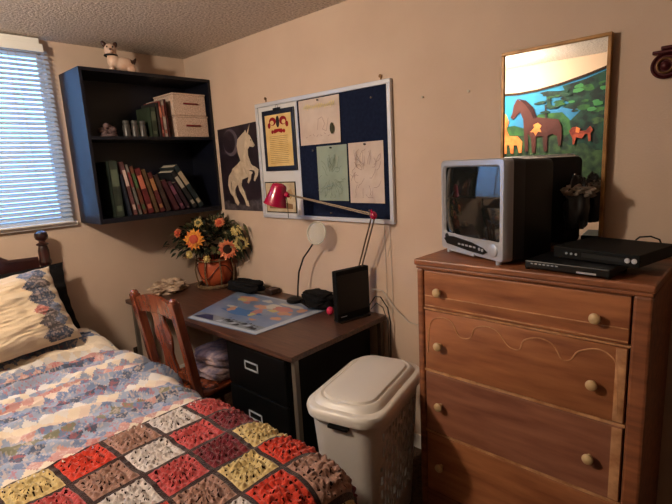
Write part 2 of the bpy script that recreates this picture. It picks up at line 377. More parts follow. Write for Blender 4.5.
un=thing('unicorn_poster','dark poster of a white rearing unicorn beside the bookcase','poster',(-.003,-.585,1.3))
MB().prism([(-.36,1.305),(-.812,1.305),(-.812,1.905),(-.36,1.888)],(-.0005,0,0),(0,1,0),(0,0,1),(-.0015,0,0)).build('poster_sheet',p_dark,un)
moon=[(-.508+.09*math.cos(t),1.787+.094*math.sin(t)) for t in [k*PI/12 for k in range(24)]]
moon2=[(-.492+.072*math.cos(t),1.792+.078*math.sin(t)) for t in [k*PI/12 for k in range(24)]]
rocks=[(-.365,1.365),(-.42,1.38),(-.47,1.345),(-.53,1.36),(-.6,1.34),(-.66,1.37),(-.72,1.39),(-.76,1.375),(-.808,1.4),(-.808,1.308),(-.365,1.308)]
pl=[(moon,p_moon),(moon2,p_dark),(rocks,p_rock),(U['tail'],p_mane),(U['fleg2'],p_mane),(U['body'],p_uni),(U['mane'],p_mane),(U['horn'],p_uni),(U['fleg1'],p_uni),([(-.63,1.66),(-.655,1.70),(-.67,1.76),(-.68,1.80),(-.66,1.80),(-.645,1.74),(-.62,1.68)],p_mane),([(-.70,1.70),(-.695,1.66),(-.715,1.61),(-.74,1.59),(-.725,1.64)],p_mane),([(-.60,1.50),(-.62,1.46),(-.64,1.41),(-.655,1.37),(-.66,1.385),(-.64,1.43),(-.61,1.49)],p_rock),([(-.70,1.585),(-.745,1.575),(-.757,1.585),(-.72,1.59)],p_rock),([(-.56,1.48),(-.53,1.45),(-.527,1.41),(-.52,1.41),(-.52,1.455),(-.55,1.49)],p_rock),([(-.764,1.752),(-.775,1.757),(-.77,1.75)],p_dark),([(-.742,1.79),(-.75,1.796),(-.756,1.788),(-.748,1.784)],p_dark),
 ([(-.64,1.62),(-.66,1.57),(-.69,1.55),(-.665,1.60)],p_mane),([(-.51,1.58),(-.55,1.53),(-.545,1.5),(-.5,1.53)],p_mane)]
mb,ms=art(pl,-.002); mb.build('unicorn_print',ms,un)
# ------------------------------------------------------------------ notice board
Y0,Y1,Z0,Z1=-.838,-1.925,1.268,2.008
nb=thing('notice_board','aluminium framed combination board, white strip left and navy felt right','notice board',(-.01,(Y0+Y1)/2,Z0))
fr=MB(); fw=.024
fr.box(-.024,-.002,Y0,Y1,Z1-fw,Z1,b=.003).box(-.024,-.002,Y0,Y1,Z0,Z0+fw,b=.003).box(-.024,-.002,Y0,Y0-fw,Z0+fw,Z1-fw,b=.003).box(-.024,-.002,Y1,Y1+fw,Z0+fw,Z1-fw,b=.003)
fr.build('board_frame',m_frame,nb)
DV=-1.225
MB().box(-.012,-.003,Y0-fw,DV+.006,Z0+fw,Z1-fw).build('whiteboard_panel',m_wb,nb)
MB().box(-.0135,-.003,DV-.006,Y1+fw,Z0+fw,Z1-fw).build('felt_panel',m_felt,nb)
MB().box(-.016,-.003,DV-.006,DV+.006,Z0+fw,Z1-fw).build('divider_strip',m_frame,nb)
# certificate
ct=thing('framed_certificate','dark framed gold certificate with red crest on the notice board','certificate',(-.013,-1.06,1.575))
cy0,cy1,cz0,cz1=-.905,-1.205,1.575,1.955
MB().box(-.024,-.0135,cy0,cy1,cz0,cz1,b=.002).build('certificate_frame',M('navy_frame',(24,26,44),.35),ct)
gold=M('gold_parchment',(226,196,134),.7,c2=(212,176,110),nscale=14); redc=flat('crest_red',(140,24,34)); darkc=flat('crest_dark',(44,40,40)); ink=flat('ink_brown',(140,104,56))
gy0,gy1,gz0,gz1=-.935,-1.182,1.605,1.925
MB().box(-.0255,-.024,gy0,gy1,gz0,gz1).build('parchment',gold,ct)
pl=[]
yc=(gy0+gy1)/2; zt=1.872
def ringp(cy,cz,ry,rz,n=14,a0=0,a1=2*PI): return [(cy+ry*math.cos(a0+(a1-a0)*k/n),cz+rz*math.sin(a0+(a1-a0)*k/n)) for k in range(n)]
for s_ in (1,-1):
    pl+=[(ringp(yc+s_*.05,zt+.012,.034,.026),redc),(ringp(yc+s_*.056,zt+.004,.018,.014),gold),(ringp(yc+s_*.085,zt-.012,.014,.018),redc)]
pl+=[(ringp(yc,zt+.008,.017,.036),darkc),([(yc-.05,zt-.05),(yc-.035,zt-.036),(yc+.035,zt-.036),(yc+.05,zt-.05),(yc+.035,zt-.064),(yc,zt-.054),(yc-.035,zt-.064)],redc),(ringp(yc+.055,zt-.052,.012,.012),redc),(ringp(yc-.055,zt-.052,.012,.012),redc)]
for i in range(15):
    z=1.792-i*.0118; h=.0022; e=.002*((i*7)%5); pl.append(([(gy0-.035,z),(gy1+.035+e,z),(gy1+.035+e,z-h),(gy0-.035,z-h)],ink))
mb,ms=art(pl,-.0255,-1,.00015); mb.build('certificate_print',ms,ct)
MB().box(-.0265,-.0235,cy0-.115,cy1+.115,cz1-.012,cz1+.01,b=.001).tube([(-.026,yc-.012,cz1+.008),(-.028,yc-.008,cz1+.026),(-.028,yc+.008,cz1+.026),(-.026,yc+.012,cz1+.008)],.0012,6).build('binder_clip',m_blk,ct)
# small print
sp=thing('small_print','small black-edged beige print at lower left of the notice board','picture',(-.013,-1.02,1.305))
MB().box(-.017,-.0135,-.875,-1.172,1.303,1.505).build('print_border',flat('thin_black_border',(36,30,30)),sp)
beige=M('print_beige',(208,190,160),.7,c2=(176,152,118),nscale=12)
MB().box(-.0185,-.017,-.882,-1.165,1.310,1.498).build('print_sheet',beige,sp)
mb,ms=art([([(-.91,1.33),(-1.14,1.33),(-1.14,1.36),(-1.05,1.375),(-.96,1.35),(-.91,1.37)],flat('print_umber',(132,100,72))),([(-1.08,1.44),(-1.13,1.46),(-1.15,1.42),(-1.12,1.39)],flat('print_tan',(168,136,100)))],-.0185); mb.build('print_image',ms,sp)
MB().ell((-.021,-1.02,1.487),(.004,.006,.006),0,10).build('pin',m_steel,sp)
def pin(y,z,c=m_steel,lab=None):
    return MB().lathe([(.0035,0),(.002,.004),(.0055,.008),(.005,.010)],(-.0135,y,z),(-1,0,0),n=10).build('push_pin',c,None)
def sheet(name,y0,y1,z0,z1,m,extra,lab,cat,skew=0,curl=.004):
    t=thing(name,lab,cat,(-.0145,(y0+y1)/2,z0))
    N=14; mb=MB(); vs=[];fs=[]
    for j in range(N+1):
        for i in range(N+1):
            u=i/N;v=j/N
            x=-.0150-curl*max(0,(u-.75)*4)**2*(1-v*.5)-.0012*(1+noi(u*3,v*3,y0*9))
            vs.append((x,y0+(y1-y0)*u,z0+(z1-z0)*v+skew*u))
    for j in range(N):
        for i in range(N):
            a=j*(N+1)+i; fs.append((a,a+1,a+N+2,a+N+1))
    mb.add(vs,fs,0,True); ms=[m]
    if extra:
        m2,ms2=art(extra,-.0182,-1,.0001)
        mb.add(m2.v,m2.f); mb.mi[-len(m2.f):]=[k+1 for k in m2.mi]; ms+=ms2
    mb.build('paper',ms,t,smooth=False)
    for (py,pz) in ((y0+(y1-y0)*.5,z1-.012+skew*.5),):
        MB().lathe([(.0035,0),(.002,.006),(.0058,.010),(.005,.012)],(-.0155,py,pz),(-1,0,0),n=10).build('push_pin',m_blk,t)
    return t
def strokes(pts,w): # polyline to thin quads
    out=[]
    for a,b in zip(pts,pts[1:]):
        d=Vector((b[0]-a[0],b[1]-a[1])); 
        if d.length<1e-6: continue
        n_=Vector((-d.y,d.x)).normalized()*w/2
        out.append([(a[0]+n_.x,a[1]+n_.y),(b[0]+n_.x,b[1]+n_.y),(b[0]-n_.x,b[1]-n_.y),(a[0]-n_.x,a[1]-n_.y)])
    return out
pinkp=M('pinkish_paper',(208,190,178),.8,c2=(196,176,164),nscale=10); greenp=M('greenish_paper',(150,164,150),.8,c2=(138,152,140),nscale=8)
pen1=flat('title_yellow',(222,204,150)); pen2=flat('faint_pencil',(158,134,126)); pen3=flat('faint_green_pencil',(112,128,114)); seal=flat('seal_green',(66,66,52))
ex=[]
y=-1.29
for k in range(16):
    ex+= [(q,pen1) for q in strokes([(y-k*.016,1.925+.01*math.sin(k*2.1)),(y-k*.016-.006,1.945+.008*math.sin(k)),(y-k*.016-.013,1.925)],.004)]
ex+=[(q,pen2) for q in strokes([(-1.40,1.80),(-1.41,1.86),(-1.44,1.87),(-1.46,1.83),(-1.44,1.80),(-1.47,1.79),(-1.49,1.86)],.0025)]
for k in range(7): ex+=[(q,pen2) for q in strokes([(-1.30-.03*k,1.76+.01*(k%3)),(-1.315-.03*k,1.765+.008*(k%2))],.0025)]
ex+=[([(-1.515+.017*math.cos(t),1.80+.032*math.sin(t)) for t in [k*PI/8 for k in range(16)]],seal)]
sheet('paper_certificate',-1.248,-1.578,1.718,1.978,pinkp,ex,'pale paper with yellow heading and dark oval seal pinned high on the felt','paper',curl=.007)
random.seed(3)
def sketch(cy,cz,ry,rz,pen,n=26):
    e=[]
    for k in range(n):
        a=random.uniform(0,6.28); r=random.uniform(.2,1); y_=cy+ry*r*math.cos(a); z_=cz+rz*r*math.sin(a); pts=[(y_,z_)]
        for j in range(4):
            a+=random.uniform(-.9,.9); y_+=.016*math.cos(a); z_+=.02*math.sin(a)
            y_=min(max(y_,cy-ry*1.15),cy+ry*1.15); z_=min(max(z_,cz-rz*1.1),cz+rz*1.1); pts.append((y_,z_))
        e+=[(q,pen) for q in strokes(pts,.0022)]
    return e
sheet('green_drawing',-1.377,-1.615,1.388,1.705,greenp,sketch(-1.49,1.53,.09,.11,pen3,34),'pale green pencil drawing pinned left of a pink sheet','drawing')
sheet('pink_drawing',-1.625,-1.868,1.378,1.708,pinkp,sketch(-1.745,1.54,.09,.12,pen2,30),'pale pink pencil drawing pinned right of a green sheet','drawing')
for y,z,lab in ((-1.80,1.93,'lone push pin near the top right corner of the felt'),(-1.35,1.685,'push pin in the felt just left of the green drawing'),(-1.70,1.335,'push pin in the felt below the two drawings, left of the pair'),(-1.76,1.338,'push pin in the felt below the two drawings, right of the pair'),(-1.47,1.315,'low push pin in the felt under the green drawing')):
    tag(pin(y,z),lab,'pin','push pins stuck in the bare felt')
for i,(y,z,lab) in enumerate(((-.934,2.045,'small brass hook on the wall above the board’s left corner'),(-1.856,2.039,'small brass hook on the wall above the board’s right corner'))):
    tag(MB().lathe([(.004,0),(.004,.006),(.009,.008),(.009,.011)],(0,y,z-.01),(-1,0,0),n=12).box(-.005,-.001,y-.004,y+.004,z-.03,z-.01,b=.001).build('wall_hook',m_brass),lab.replace('’',"'"),'hook','brass hooks above the board')
for y,z,lab in ((-2.102,1.894,'bare nail in the wall midway between board and mirror'),(-2.341,1.889,'bare nail in the wall above the television')):
    tag(MB().lathe([(.0035,0),(.0035,.006),(.006,.007),(.006,.009)],(0,y,z),(-1,0,0),n=10).build('wall_nail',m_page),lab,'nail','bare wall nails')
# ------------------------------------------------------------------ tapestry on the far side (seen in the mirror)
TX=-2.875
tp=thing('horse_tapestry','green and blue cloth tapestry of horses, seen reflected in the mirror','tapestry',(-2.89,-1.9,1.1))
tops=[(-.95,2.26),(-1.1,2.225),(-1.295,2.205),(-1.459,2.196),(-1.643,2.205),(-1.859,2.235),(-2.061,2.278),(-2.213,2.318),(-2.4,2.38),(-2.6,2.41)]
tpoly=tops+[(-2.62,1.15),(-.95,1.15)]
t_sky=M('tap_sky',(30,118,150),.8,c2=(36,96,140),nscale=4); t_gr=M('tap_green',(46,92,40),.8,c2=(20,58,34),nscale=14); t_dk=M('tap_dark_green',(18,56,42),.8,c2=(8,24,24),nscale=14,lo=.4,hi=.6)
t_mead=M('tap_meadow',(50,76,42),.8,c2=(14,36,28),nscale=16); t_h=M('tap_bay',(66,26,20),.8,c2=(56,22,18),nscale=8); t_m=flat('tap_mane',(40,20,22)); t_f=M('tap_foal',(176,84,34),.8,c2=(206,130,66),nscale=12); t_r=M('tap_red',(96,30,22),.8,c2=(150,66,40),nscale=16); t_tr=flat('tap_trunk',(44,40,40)); t_lt=flat('tap_light_green',(62,116,70))
MB().prism(tpoly,(TX,0,0),(0,1,0),(0,0,1),(-.003,0,0)).build('cloth',t_sky,tp)
bord=[(a,b) for a,b in tops]+[(a,b-.022) for a,b in tops[::-1]]
T={'hill': [(-1.15, 1.86), (-1.417, 1.882), (-1.514, 1.846), (-1.65, 1.969), (-1.868, 1.967), (-1.956, 1.872), (-2.2,1.9),(-2.6,1.95),(-2.6, 1.742), (-.96, 1.75),(-.96,1.84)], 'meadow': [(-.96, 1.792),(-1.3,1.795), (-1.7,1.76),(-2.278, 1.738),(-2.61,1.75), (-2.61, 1.155), (-.955, 1.155)], 'tree1': [(-1.656, 2.168), (-1.732, 2.175), (-1.841, 2.16), (-1.924, 2.164), (-1.905, 2.113), (-1.821, 2.103), (-1.756, 2.115), (-1.769, 2.044), (-1.835, 2.014), (-1.76, 2.001), (-1.704, 2.03), (-1.732, 2.059), (-1.723, 2.126)], 'tree2': [(-1.861, 2.204), (-1.963, 2.221), (-2.063, 2.237), (-2.214, 2.284),(-2.6,2.37),(-2.6,1.8), (-2.254, 1.843), (-2.211, 1.95), (-2.155, 1.915), (-2.072, 2.008), (-1.972, 1.977), (-1.867, 2.011), (-1.929, 2.046), (-1.843, 2.089), (-1.905, 2.124)], 'tree3': [(-2.034, 1.97), (-2.152, 1.978), (-2.244, 2.048),(-2.6,2.1),(-2.6,1.5), (-2.266, 1.593), (-2.168, 1.598), (-2.066, 1.669), (-1.943, 1.655), (-1.877, 1.704), (-1.959, 1.785), (-1.935, 1.874)], 'trunk': [(-1.71, 2.051), (-1.723, 2.049), (-1.736, 1.915), (-1.718, 1.917)], 'horse': [(-1.379, 1.963), (-1.396, 2.001), (-1.409, 2.075), (-1.432, 2.121), (-1.451, 2.139), (-1.471, 2.116), (-1.532, 2.106), (-1.598, 2.042), (-1.639, 1.943), (-1.74, 1.922), (-1.839, 1.905), (-1.871, 1.836), (-1.876, 1.748), (-1.868, 1.66), (-1.847, 1.653), (-1.833, 1.747), (-1.793, 1.772), (-1.745, 1.758), (-1.745, 1.612), (-1.713, 1.607), (-1.698, 1.758), (-1.637, 1.758), (-1.633, 1.606), (-1.601, 1.603), (-1.586, 1.752), (-1.555, 1.792), (-1.563, 1.622), (-1.53, 1.617), (-1.514, 1.846), (-1.507, 1.938), (-1.475, 2.006), (-1.451, 1.99), (-1.409, 1.944)], 'mane': [(-1.456, 2.138), (-1.532, 2.113), (-1.602, 2.041), (-1.641, 1.938), (-1.609, 1.933), (-1.569, 2.012), (-1.521, 2.078)], 'foal': [(-1.288, 1.937), (-1.317, 2.016), (-1.337, 1.991), (-1.363, 1.929), (-1.354, 1.883), (-1.334, 1.861), (-1.37, 1.783), (-1.455, 1.776), (-1.502, 1.719), (-1.495, 1.609), (-1.47, 1.611), (-1.45, 1.687), (-1.416, 1.69), (-1.414, 1.606), (-1.387, 1.608), (-1.371, 1.692), (-1.346, 1.694), (-1.343, 1.608), (-1.317, 1.609), (-1.301, 1.745), (-1.27, 1.771)], 'patch': [(-1.58, 1.806), (-1.618, 1.848), (-1.606, 1.872), (-1.652, 1.89), (-1.686, 1.858), (-1.671, 1.832), (-1.688, 1.797), (-1.654, 1.806), (-1.632, 1.767), (-1.613, 1.803)], 'foal2': [(-1.938, 1.787), (-1.968, 1.817), (-2.003, 1.82), (-2.037, 1.779), (-2.085, 1.779), (-2.12, 1.818), (-2.145, 1.78), (-2.122, 1.75),(-2.13,1.68),(-2.11,1.68),(-2.1,1.75),(-2.079, 1.75), (-2.052, 1.709), (-2.002, 1.725),(-1.99,1.66),(-1.975,1.66),(-1.972, 1.715)], 'foal2l': [(-2.003, 1.82), (-2.036, 1.8), (-2.026, 1.762), (-1.996, 1.771)]}
pl=[(T['hill'],t_gr),(T['meadow'],t_mead),(T['tree2'],t_dk),(T['tree3'],t_dk)]
random.seed(5)
for k in range(46):
    cy=random.uniform(-2.5,-1.95); cz=random.uniform(1.6,2.2); r=random.uniform(.015,.05)
    pl.append(([(cy+r*1.6*math.cos(a)*random.uniform(.6,1),cz+r*.7*math.sin(a)*random.uniform(.6,1)) for a in [j*PI/5 for j in range(10)]],random.choice([t_gr,t_dk,t_mead,t_lt,t_gr])))
pl+=[(T['tree1'],t_dk),(T['trunk'],t_tr)]
for k in range(14):
    cy=-1.78+random.uniform(-.14,.12); cz=random.uniform(1.98,2.16); r=random.uniform(.02,.04)
    pl.append(([(cy+r*1.8*math.cos(a)*random.uniform(.6,1),cz+r*.5*math.sin(a)*random.uniform(.6,1)) for a in [j*PI/5 for j in range(10)]],random.choice([t_dk,t_dk,t_gr])))
pl+=[(T['horse'],t_h),(T['mane'],t_m),(T['patch'],t_f),(T['foal'],t_f),(T['foal2'],t_r),(T['foal2l'],t_f),(bord,flat('tap_border',(46,34,26)))]
mb,ms=art(pl,TX,+1,.0002); mb.build('woven_picture',ms,tp)
# ------------------------------------------------------------------ mirror
mi=thing('wall_mirror','gold wood framed mirror on the dresser behind the television','mirror',(-.03,-2.715,1.2))
my0,my1,mz0,mz1=-2.504,-2.912,1.202,2.014; f=.013
MB().box(-.034,-.008,my0,my1,mz1-f,mz1,b=.002).box(-.034,-.008,my0,my1,mz0,mz0+f,b=.002).box(-.034,-.008,my0,my0-f,mz0+f,mz1-f,b=.002).box(-.034,-.008,my1,my1+f,mz0+f,mz1-f,b=.002).build('mirror_frame',m_gold,mi)
MB().box(-.027,-.010,my0-f,my1+f,mz0+f,mz1-f).build('mirror_glass',m_mirror,mi)
# ------------------------------------------------------------------ wall ornament
wo=thing('wall_ornament','dark wine-red round iron wall ornament at the right edge, high up','ornament',(-.01,-3.075,1.84))
MB().lathe([(.044,0),(.044,.012),(.038,.016),(.033,.010),(.016,.010),(.010,.018),(0.0,.02)],(0,-3.075,1.872),(-1,0,0),n=28).build('disc',m_winered,wo)
MB().box(-.02,-.001,-3.035,-3.125,1.911,1.923,b=.003).box(-.024,-.001,-3.06,-3.10,1.923,1.935,b=.003).build('crossbar',m_winered,wo)
MB().tube([(-.014,-3.075+.024*math.cos(a),1.872+.024*math.sin(a)) for a in [k*PI/10 for k in range(20)]],.004,8,closed=True).build('ring',m_brass,wo)
# ------------------------------------------------------------------ dresser
dr=thing('dresser','worn brown wooden chest of drawers with pale round knobs','dresser',(-.22,-2.735,0))
DY0,DY1,DXF,DT=-2.325,-3.15,-.43,1.2
top=MB(); top.box(-.445,-.012,DY0+.006,DY1-.006,DT-.026,DT,b=.006).box(-.438,-.014,DY0,DY1,DT-.040,DT-.026,b=.004)
top.build('dresser_top',m_dress,dr)
cs=MB(); cs.box(DXF+.02,-.014,DY0,DY0-.018,.09,DT-.04).box(DXF+.02,-.014,DY1,DY1+.018,.09,DT-.04).box(-.026,-.014,DY0-.018,DY1+.018,.09,DT-.04).box(DXF+.03,-.026,DY0-.018,DY1+.018,.09,.11)
cs.build('dresser_case',m_dress,dr)
for y0,y1 in ((DY0,DY0-.03),(DY1+.052,DY1)):
    MB().box(DXF-.004,DXF+.03,y0,y1,.0,DT-.04,b=.009).build('corner_post',m_dress,dr)
for y0,y1 in ((DY0,DY0-.04),(DY1+.04,DY1)):
    MB().box(-.06,-.014,y0,y1,0,.09).build('foot',m_dress,dr)
MB().prism([(DY0-.03,.05),(DY0-.1,.07),(-2.73,.11),(DY1+.12,.07),(DY1+.052,.05),(DY1+.052,.145),(DY0-.03,.145)],(DXF+.005,0,0),(0,1,0),(0,0,1),(.015,0,0)).build('apron',m_dress,dr)
LY0,LY1=DY0-.033,DY1+.055
zs=[(1.156,.995),(.988,.725),(.715,.442),(.432,.152)]
for a,b in ((1.156,1.165),(.988,.995),(.715,.725),(.432,.442)):
    MB().box(DXF-.001,DXF+.02,LY0+.003,LY1-.003,a,b).build('drawer_rail',m_dressl if b<1 else m_dress,dr)
MB().box(DXF+.022,DXF+.03,LY0,LY1,.14,1.16).build('gap_shade_panel',m_dark,dr)  # dark sheet behind the drawer fronts, gap shade put into its colour
for k,(a,b) in enumerate(zs):
    d=MB(); d.box(DXF-.002,DXF+.018,LY0-.002,LY1+.002,b+.002,a-.003,b=.003)
    m=[m_dress2 if k!=2 else M('dresser_drawer_veneer',(158,104,78),.42,c2=(116,70,52),nscale=4,stretch=(5,1,7),spec=.45,lo=.3,hi=.75,detail=6),m_dressl,m_dress]
    if k==0:
        d.box(DXF-.0055,DXF-.0015,LY0-.004,LY1+.004,b+.010,b+.014,1,b=.0008).box(DXF-.0055,DXF-.0015,LY0-.004,LY1+.004,b+.052,b+.056,1,b=.0008)
    if k==1:
        pts=[(-2.372,.80),(-2.376,.86),(-2.379, 0.905), (-2.398, 0.949), (-2.441, 0.966), (-2.484, 0.955), (-2.512, 0.906), (-2.54,.898),(-2.567, 0.91), (-2.582, 0.948), (-2.624, 0.966), (-2.672, 0.955), (-2.708, 0.912),(-2.735,.900), (-2.757, 0.906), (-2.771, 0.942), (-2.818, 0.962), (-2.864, 0.953), (-2.886, 0.925), (-2.90, 0.903), (-2.928, 0.907), (-2.951, 0.943), (-3.005, 0.965), (-3.045, 0.952), (-3.066, 0.917), (-3.072, 0.821), (-3.075, 0.745)]
        sm_=[]
        for q in range(len(pts)-1):
            p0=pts[max(0,q-1)];p1=pts[q];p2=pts[q+1];p3=pts[min(len(pts)-1,q+2)]
            for t in (0,.25,.5,.75):
                sm_.append(tuple(.5*(2*p1[m]+(p2[m]-p0[m])*t+(2*p0[m]-5*p1[m]+4*p2[m]-p3[m])*t*t+(3*p1[m]-p0[m]-3*p2[m]+p3[m])*t**3) for m in (0,1)))
        d.tube([(DXF-.0025,y,z) for y,z in sm_],.0026,6,1,cap=True)
    if k in (1,2):
        d.box(DXF-.004,DXF,LY1+.004,LY1+.034,b+.006,a-.006,1,b=.001)
    dd=d.build('drawer',m,dr)
    for ky in (-2.43,-3.0):
        kz=(1.073,.845,.577,.292)[k]
        MB().lathe([(.008,0),(.007,.010),(.015,.016),(.018,.022),(.0175,.028),(.012,.033),(.0,.034)],(DXF-.002,ky,kz),(-1,0,0),n=20).build('knob',m_knob,dd)
# ------------------------------------------------------------------ television
ya=math.atan2(.175,.335)   # turned towards the bed
tv=thing('television','small silver-fronted tube television on the dresser','television',(-.318,-2.512,DT),rz=-ya,world=False)
# local: front faces -x, y from +.189 (left in view) to -.189
W=.203; TH=.389
def rr_face(x,hw,z0,z1,r,n=5):
    return [(x,y,z+(z0+z1)/2) for y,z,_ in rrect(hw,(z1-z0)/2,r,0,n)]
bz=MB()
z0,z1=.012,TH
fo=rr_face(-.000,W,z0,z1,.018); f1=rr_face(-.010,W-.005,z0+.004,z1-.004,.015); si=rr_face(-.012,W-.020,.078,z1-.022,.016); s2=rr_face(-.002,W-.027,.085,z1-.029,.014)
n=len(fo); 
bz.loft([rr_face(.03,W,z0,z1,.018),fo,f1,si,s2],cap=(True,False))
bz.build('bezel',m_silver,tv)
# curved screen
vs=[];fs=[];N=14; hw=W-.027; za,zb=.085,z1-.029
for j in range(N+1):
    for i in range(N+1):
        u=i/N*2-1; v=j/N*2-1
        bul=.013*(1-u*u)+.010*(1-v*v)-.018
        vs.append((-.004-bul-.008,u*(hw+.001),(za+zb)/2+v*((zb-za)/2+.001)))
for j in range(N):
    for i in range(N):
        a=j*(N+1)+i; fs.append((a,a+N+1,a+N+2,a+1))
sc=MB().add(vs,fs,0,True); sc.build('screen',m_glass_scr,tv,smooth=True)
bd=MB(); bd.loft([rr_face(.03,W-.002,z0,z1-.001,.018),rr_face(.085,W-.004,z0,z1-.004,.02)],cap=(False,False)); bd.build('front_casing',m_grey,tv)
bk_=MB(); bk_.loft([rr_face(.083,W-.006,z0,z1-.006,.02),rr_face(.17,W-.009,z0,z1-.008,.022),rr_face(.222,W-.016,z0,z1-.012,.022),rr_face(.25,W-.08,z0,z1-.08,.03)],cap=(True,True)); bk_.build('rear_casing',m_blk,tv)
cp=MB(); cp.prism([(W-.03,.060),(W-.06,.072),(W-.10,.075),(-.02,.066),(-.09,.052),(-.115,.040),(-.09,.028),(0,.03),(W-.05,.040)],(-.0115,0,0),(0,1,0),(0,0,1),(-.004,0,0)); cpo=cp.build('control_panel',m_blk,tv)
for yy in (.06,.035,.01,-.015,-.04): MB().box(-.018,-.0155,yy-.008,yy+.008,.046,.053,b=.001).build('button',m_silver,cpo)
for yy in (-.072,-.09): MB().lathe([(.006,0),(.006,.003)],(-.0155,yy,.046-(.08+yy)*-.1),(-1,0,0),n=12).build('button',m_silver,cpo)
MB().lathe([(.026,0),(.026,.003),(.020,.006),(0,.007)],(-.0115,-.146,.052),(-1,0,0),n=24).build('speaker_dome',m_silver,tv)
MB().lathe([(.013,0),(.013,.002)],(-.0115,.155,.070),(-1,0,0),n=16).build('badge',m_grey,tv)
MB().box(-.020,-.011,-.04,.13,.012,.022,b=.003).build('front_lip',m_silver,tv)
for yy in (.155,-.165):
    for xx in (.0,.17): 
        if xx: MB().lathe([(.012,0),(.012,.014)],(xx,yy*.7,.0),n=12).build('foot',m_blk,tv)
        else: MB().lathe([(.010,0),(.011,.006),(.011,.014)],(xx,yy,.0),n=14).build('foot',m_silver,tv)
# ------------------------------------------------------------------ players on dresser
dv=thing('dvd_player','thin black disc player lying at the dresser edge beside the television','dvd player',(-.335,-2.905,DT),rz=math.radians(-6),world=False)
MB().box(-.095,.09,-.14,.135,.006,.034,b=.004).build('player_case',m_blk,dv)
mb=MB().box(-.0965,-.095,-.10,-.04,.010,.016).build('disc_tray',m_silver,dv)
for i in range(7): MB().box(-.0965,-.095,.02+.014*i,.028+.014*i,.022,.026).build('button',m_label,dv)
for y in (-.13,.13):
    for x in (-.08,.07): MB().lathe([(.008,0),(.008,.007)],(x,y,0),n=10).build('foot',m_blk,dv)
cb=thing('cable_box','wide black cable box on the dresser at the far right','cable box',(-.205,-3.02,DT+.0345),rz=math.radians(-13),world=False)
MB().box(-.16,.10,-.12,.16,.0,.040,b=.003).build('box_case',m_blkm,cb)
MB().box(-.1615,-.160,-.075,.06,.012,.026).build('display_window',m_blk,cb)
for y in (-.085,-.105): MB().lathe([(.008,0),(.008,.004)],(-.16,y,.02),(-1,0,0),n=14).build('knob',m_silver,cb)
for y in (.078,.095,.112): MB().lathe([(.004,0),(.004,.003)],(-.16,y,.019),(-1,0,0),n=10).build('button',m_label,cb)
MB().tube([(.09,-.0,.043),(.07,-.02,.058),(.08,-.05,.062),(.10,-.07,.05),(.106,-.08,.02)],.003,8).build('cable_loop',m_cableb,cb)
# plastic bag behind tv
def crumple(name,c,r,amp,sc,m,parent=None,n=40,seed=0,flatb=True):
    mb=MB(); bm=bmesh.new(); bmesh.ops.create_uvsphere(bm,u_segments=n,v_segments=n//2,radius=1)
    for v in bm.verts:
        d=v.co.normalized(); k=1+amp*(noise.noise(d*sc+Vector((seed,0,0)))+.6*abs(noise.noise(d*sc*2.3+Vector((0,seed,0)))))
        p=Vector((d.x*r[0]*k,d.y*r[1]*k,d.z*r[2]*k))
        if flatb and p.z<-r[2]*.75: p.z=-r[2]*.75
        v.co=p+Vector(c)
    mb.bm(bm,0,True); return mb.build(name,m,parent,smooth=True)
pb_=thing('plastic_bag','crumpled clear plastic bag stuffed behind the television','bag',(-.125,-2.845,DT+.075))
crumple('bag_body',(-.125,-2.845,DT+.19),(.045,.042,.105),.3,2.6,M('dark_bag_content',(22,19,19),.5),pb_,seed=3)
crumple('bag_top',(-.125,-2.85,DT+.25),(.045,.05,.026),.5,4,m_bag,pb_,seed=8,flatb=False)
# ------------------------------------------------------------------ desk
DXf=-.733; DYr=-1.845; DYl=-.13
dk=thing('desk','dark walnut writing desk with metal legs and black drawer pedestal','desk',(-.37,-.95,0))
MB().box(DXf,-.008,DYr,DYl,.722,.75,b=.003).build('desktop',[m_desk],dk)
for x,y in ((-.69,-1.815),(-.035,-1.815),(-.69,-.16),(-.035,-.16)):
    MB().box(x-.013,x+.013,y-.013,y+.013,0,.722,b=.002).build('leg',M('bronze_leg',(128,116,104),.4,metal=.5),dk)
pd=MB().box(-.70,-.08,-1.30,-1.775,.04,.72,b=.003).build('pedestal',m_blkm,dk)
for z0_,z1_,hz in ((.475,.705,.612),(.07,.465,.335)):
    d=MB().box(-.716,-.701,-1.305,-1.77,z0_,z1_,b=.003).build('drawer',m_blk,dk)
    h=MB(); y0,y1=-1.455,-1.565; za,zb=hz-.024,hz+.024
    h.box(-.7185,-.716,y0,y1,zb-.009,zb,b=.0008).box(-.7185,-.716,y0,y1,za,za+.009,b=.0008).box(-.7185,-.716,y0,y0-.009,za,zb,b=.0008).box(-.7185,-.716,y1+.009,y1,za,zb,b=.0008)
    h.build('handle',M('bright_handle',(206,212,220),.3,metal=.3),d)
MB().box(-.09,-.075,-.18,-1.30,.35,.72).build('modesty_panel',m_blkm,dk)
# map mat
mp=thing('world_map_mat','blue printed world map desk mat lying on the walnut desktop','desk mat',(-.4,-1.1,.75))
C4=[Vector(q) for q in ((-.70,-.90),(-.14,-.655),(-.125,-1.50),(-.645,-1.475))]   # left-front, back-left, back-right, front-right
def mpt(u,v,z): # u along desk (0 left .. 1 right), v 0 front .. 1 back
    p=(C4[0]*(1-u)+C4[3]*u)*(1-v)+(C4[1]*(1-u)+C4[2]*u)*v; return (p.x,p.y,z)
MB().add([mpt(0,0,.7505),mpt(1,0,.7505),mpt(1,1,.7505),mpt(0,1,.7505),mpt(0,0,.7535),mpt(1,0,.7535),mpt(1,1,.7535),mpt(0,1,.7535)],[(0,3,2,1),(4,5,6,7),(0,1,5,4),(1,2,6,5),(2,3,7,6),(3,0,4,7)]).build('mat_sheet',M('map_blue',(92,116,152),.3,c2=(124,138,160),nscale=6,spec=.5),mp)
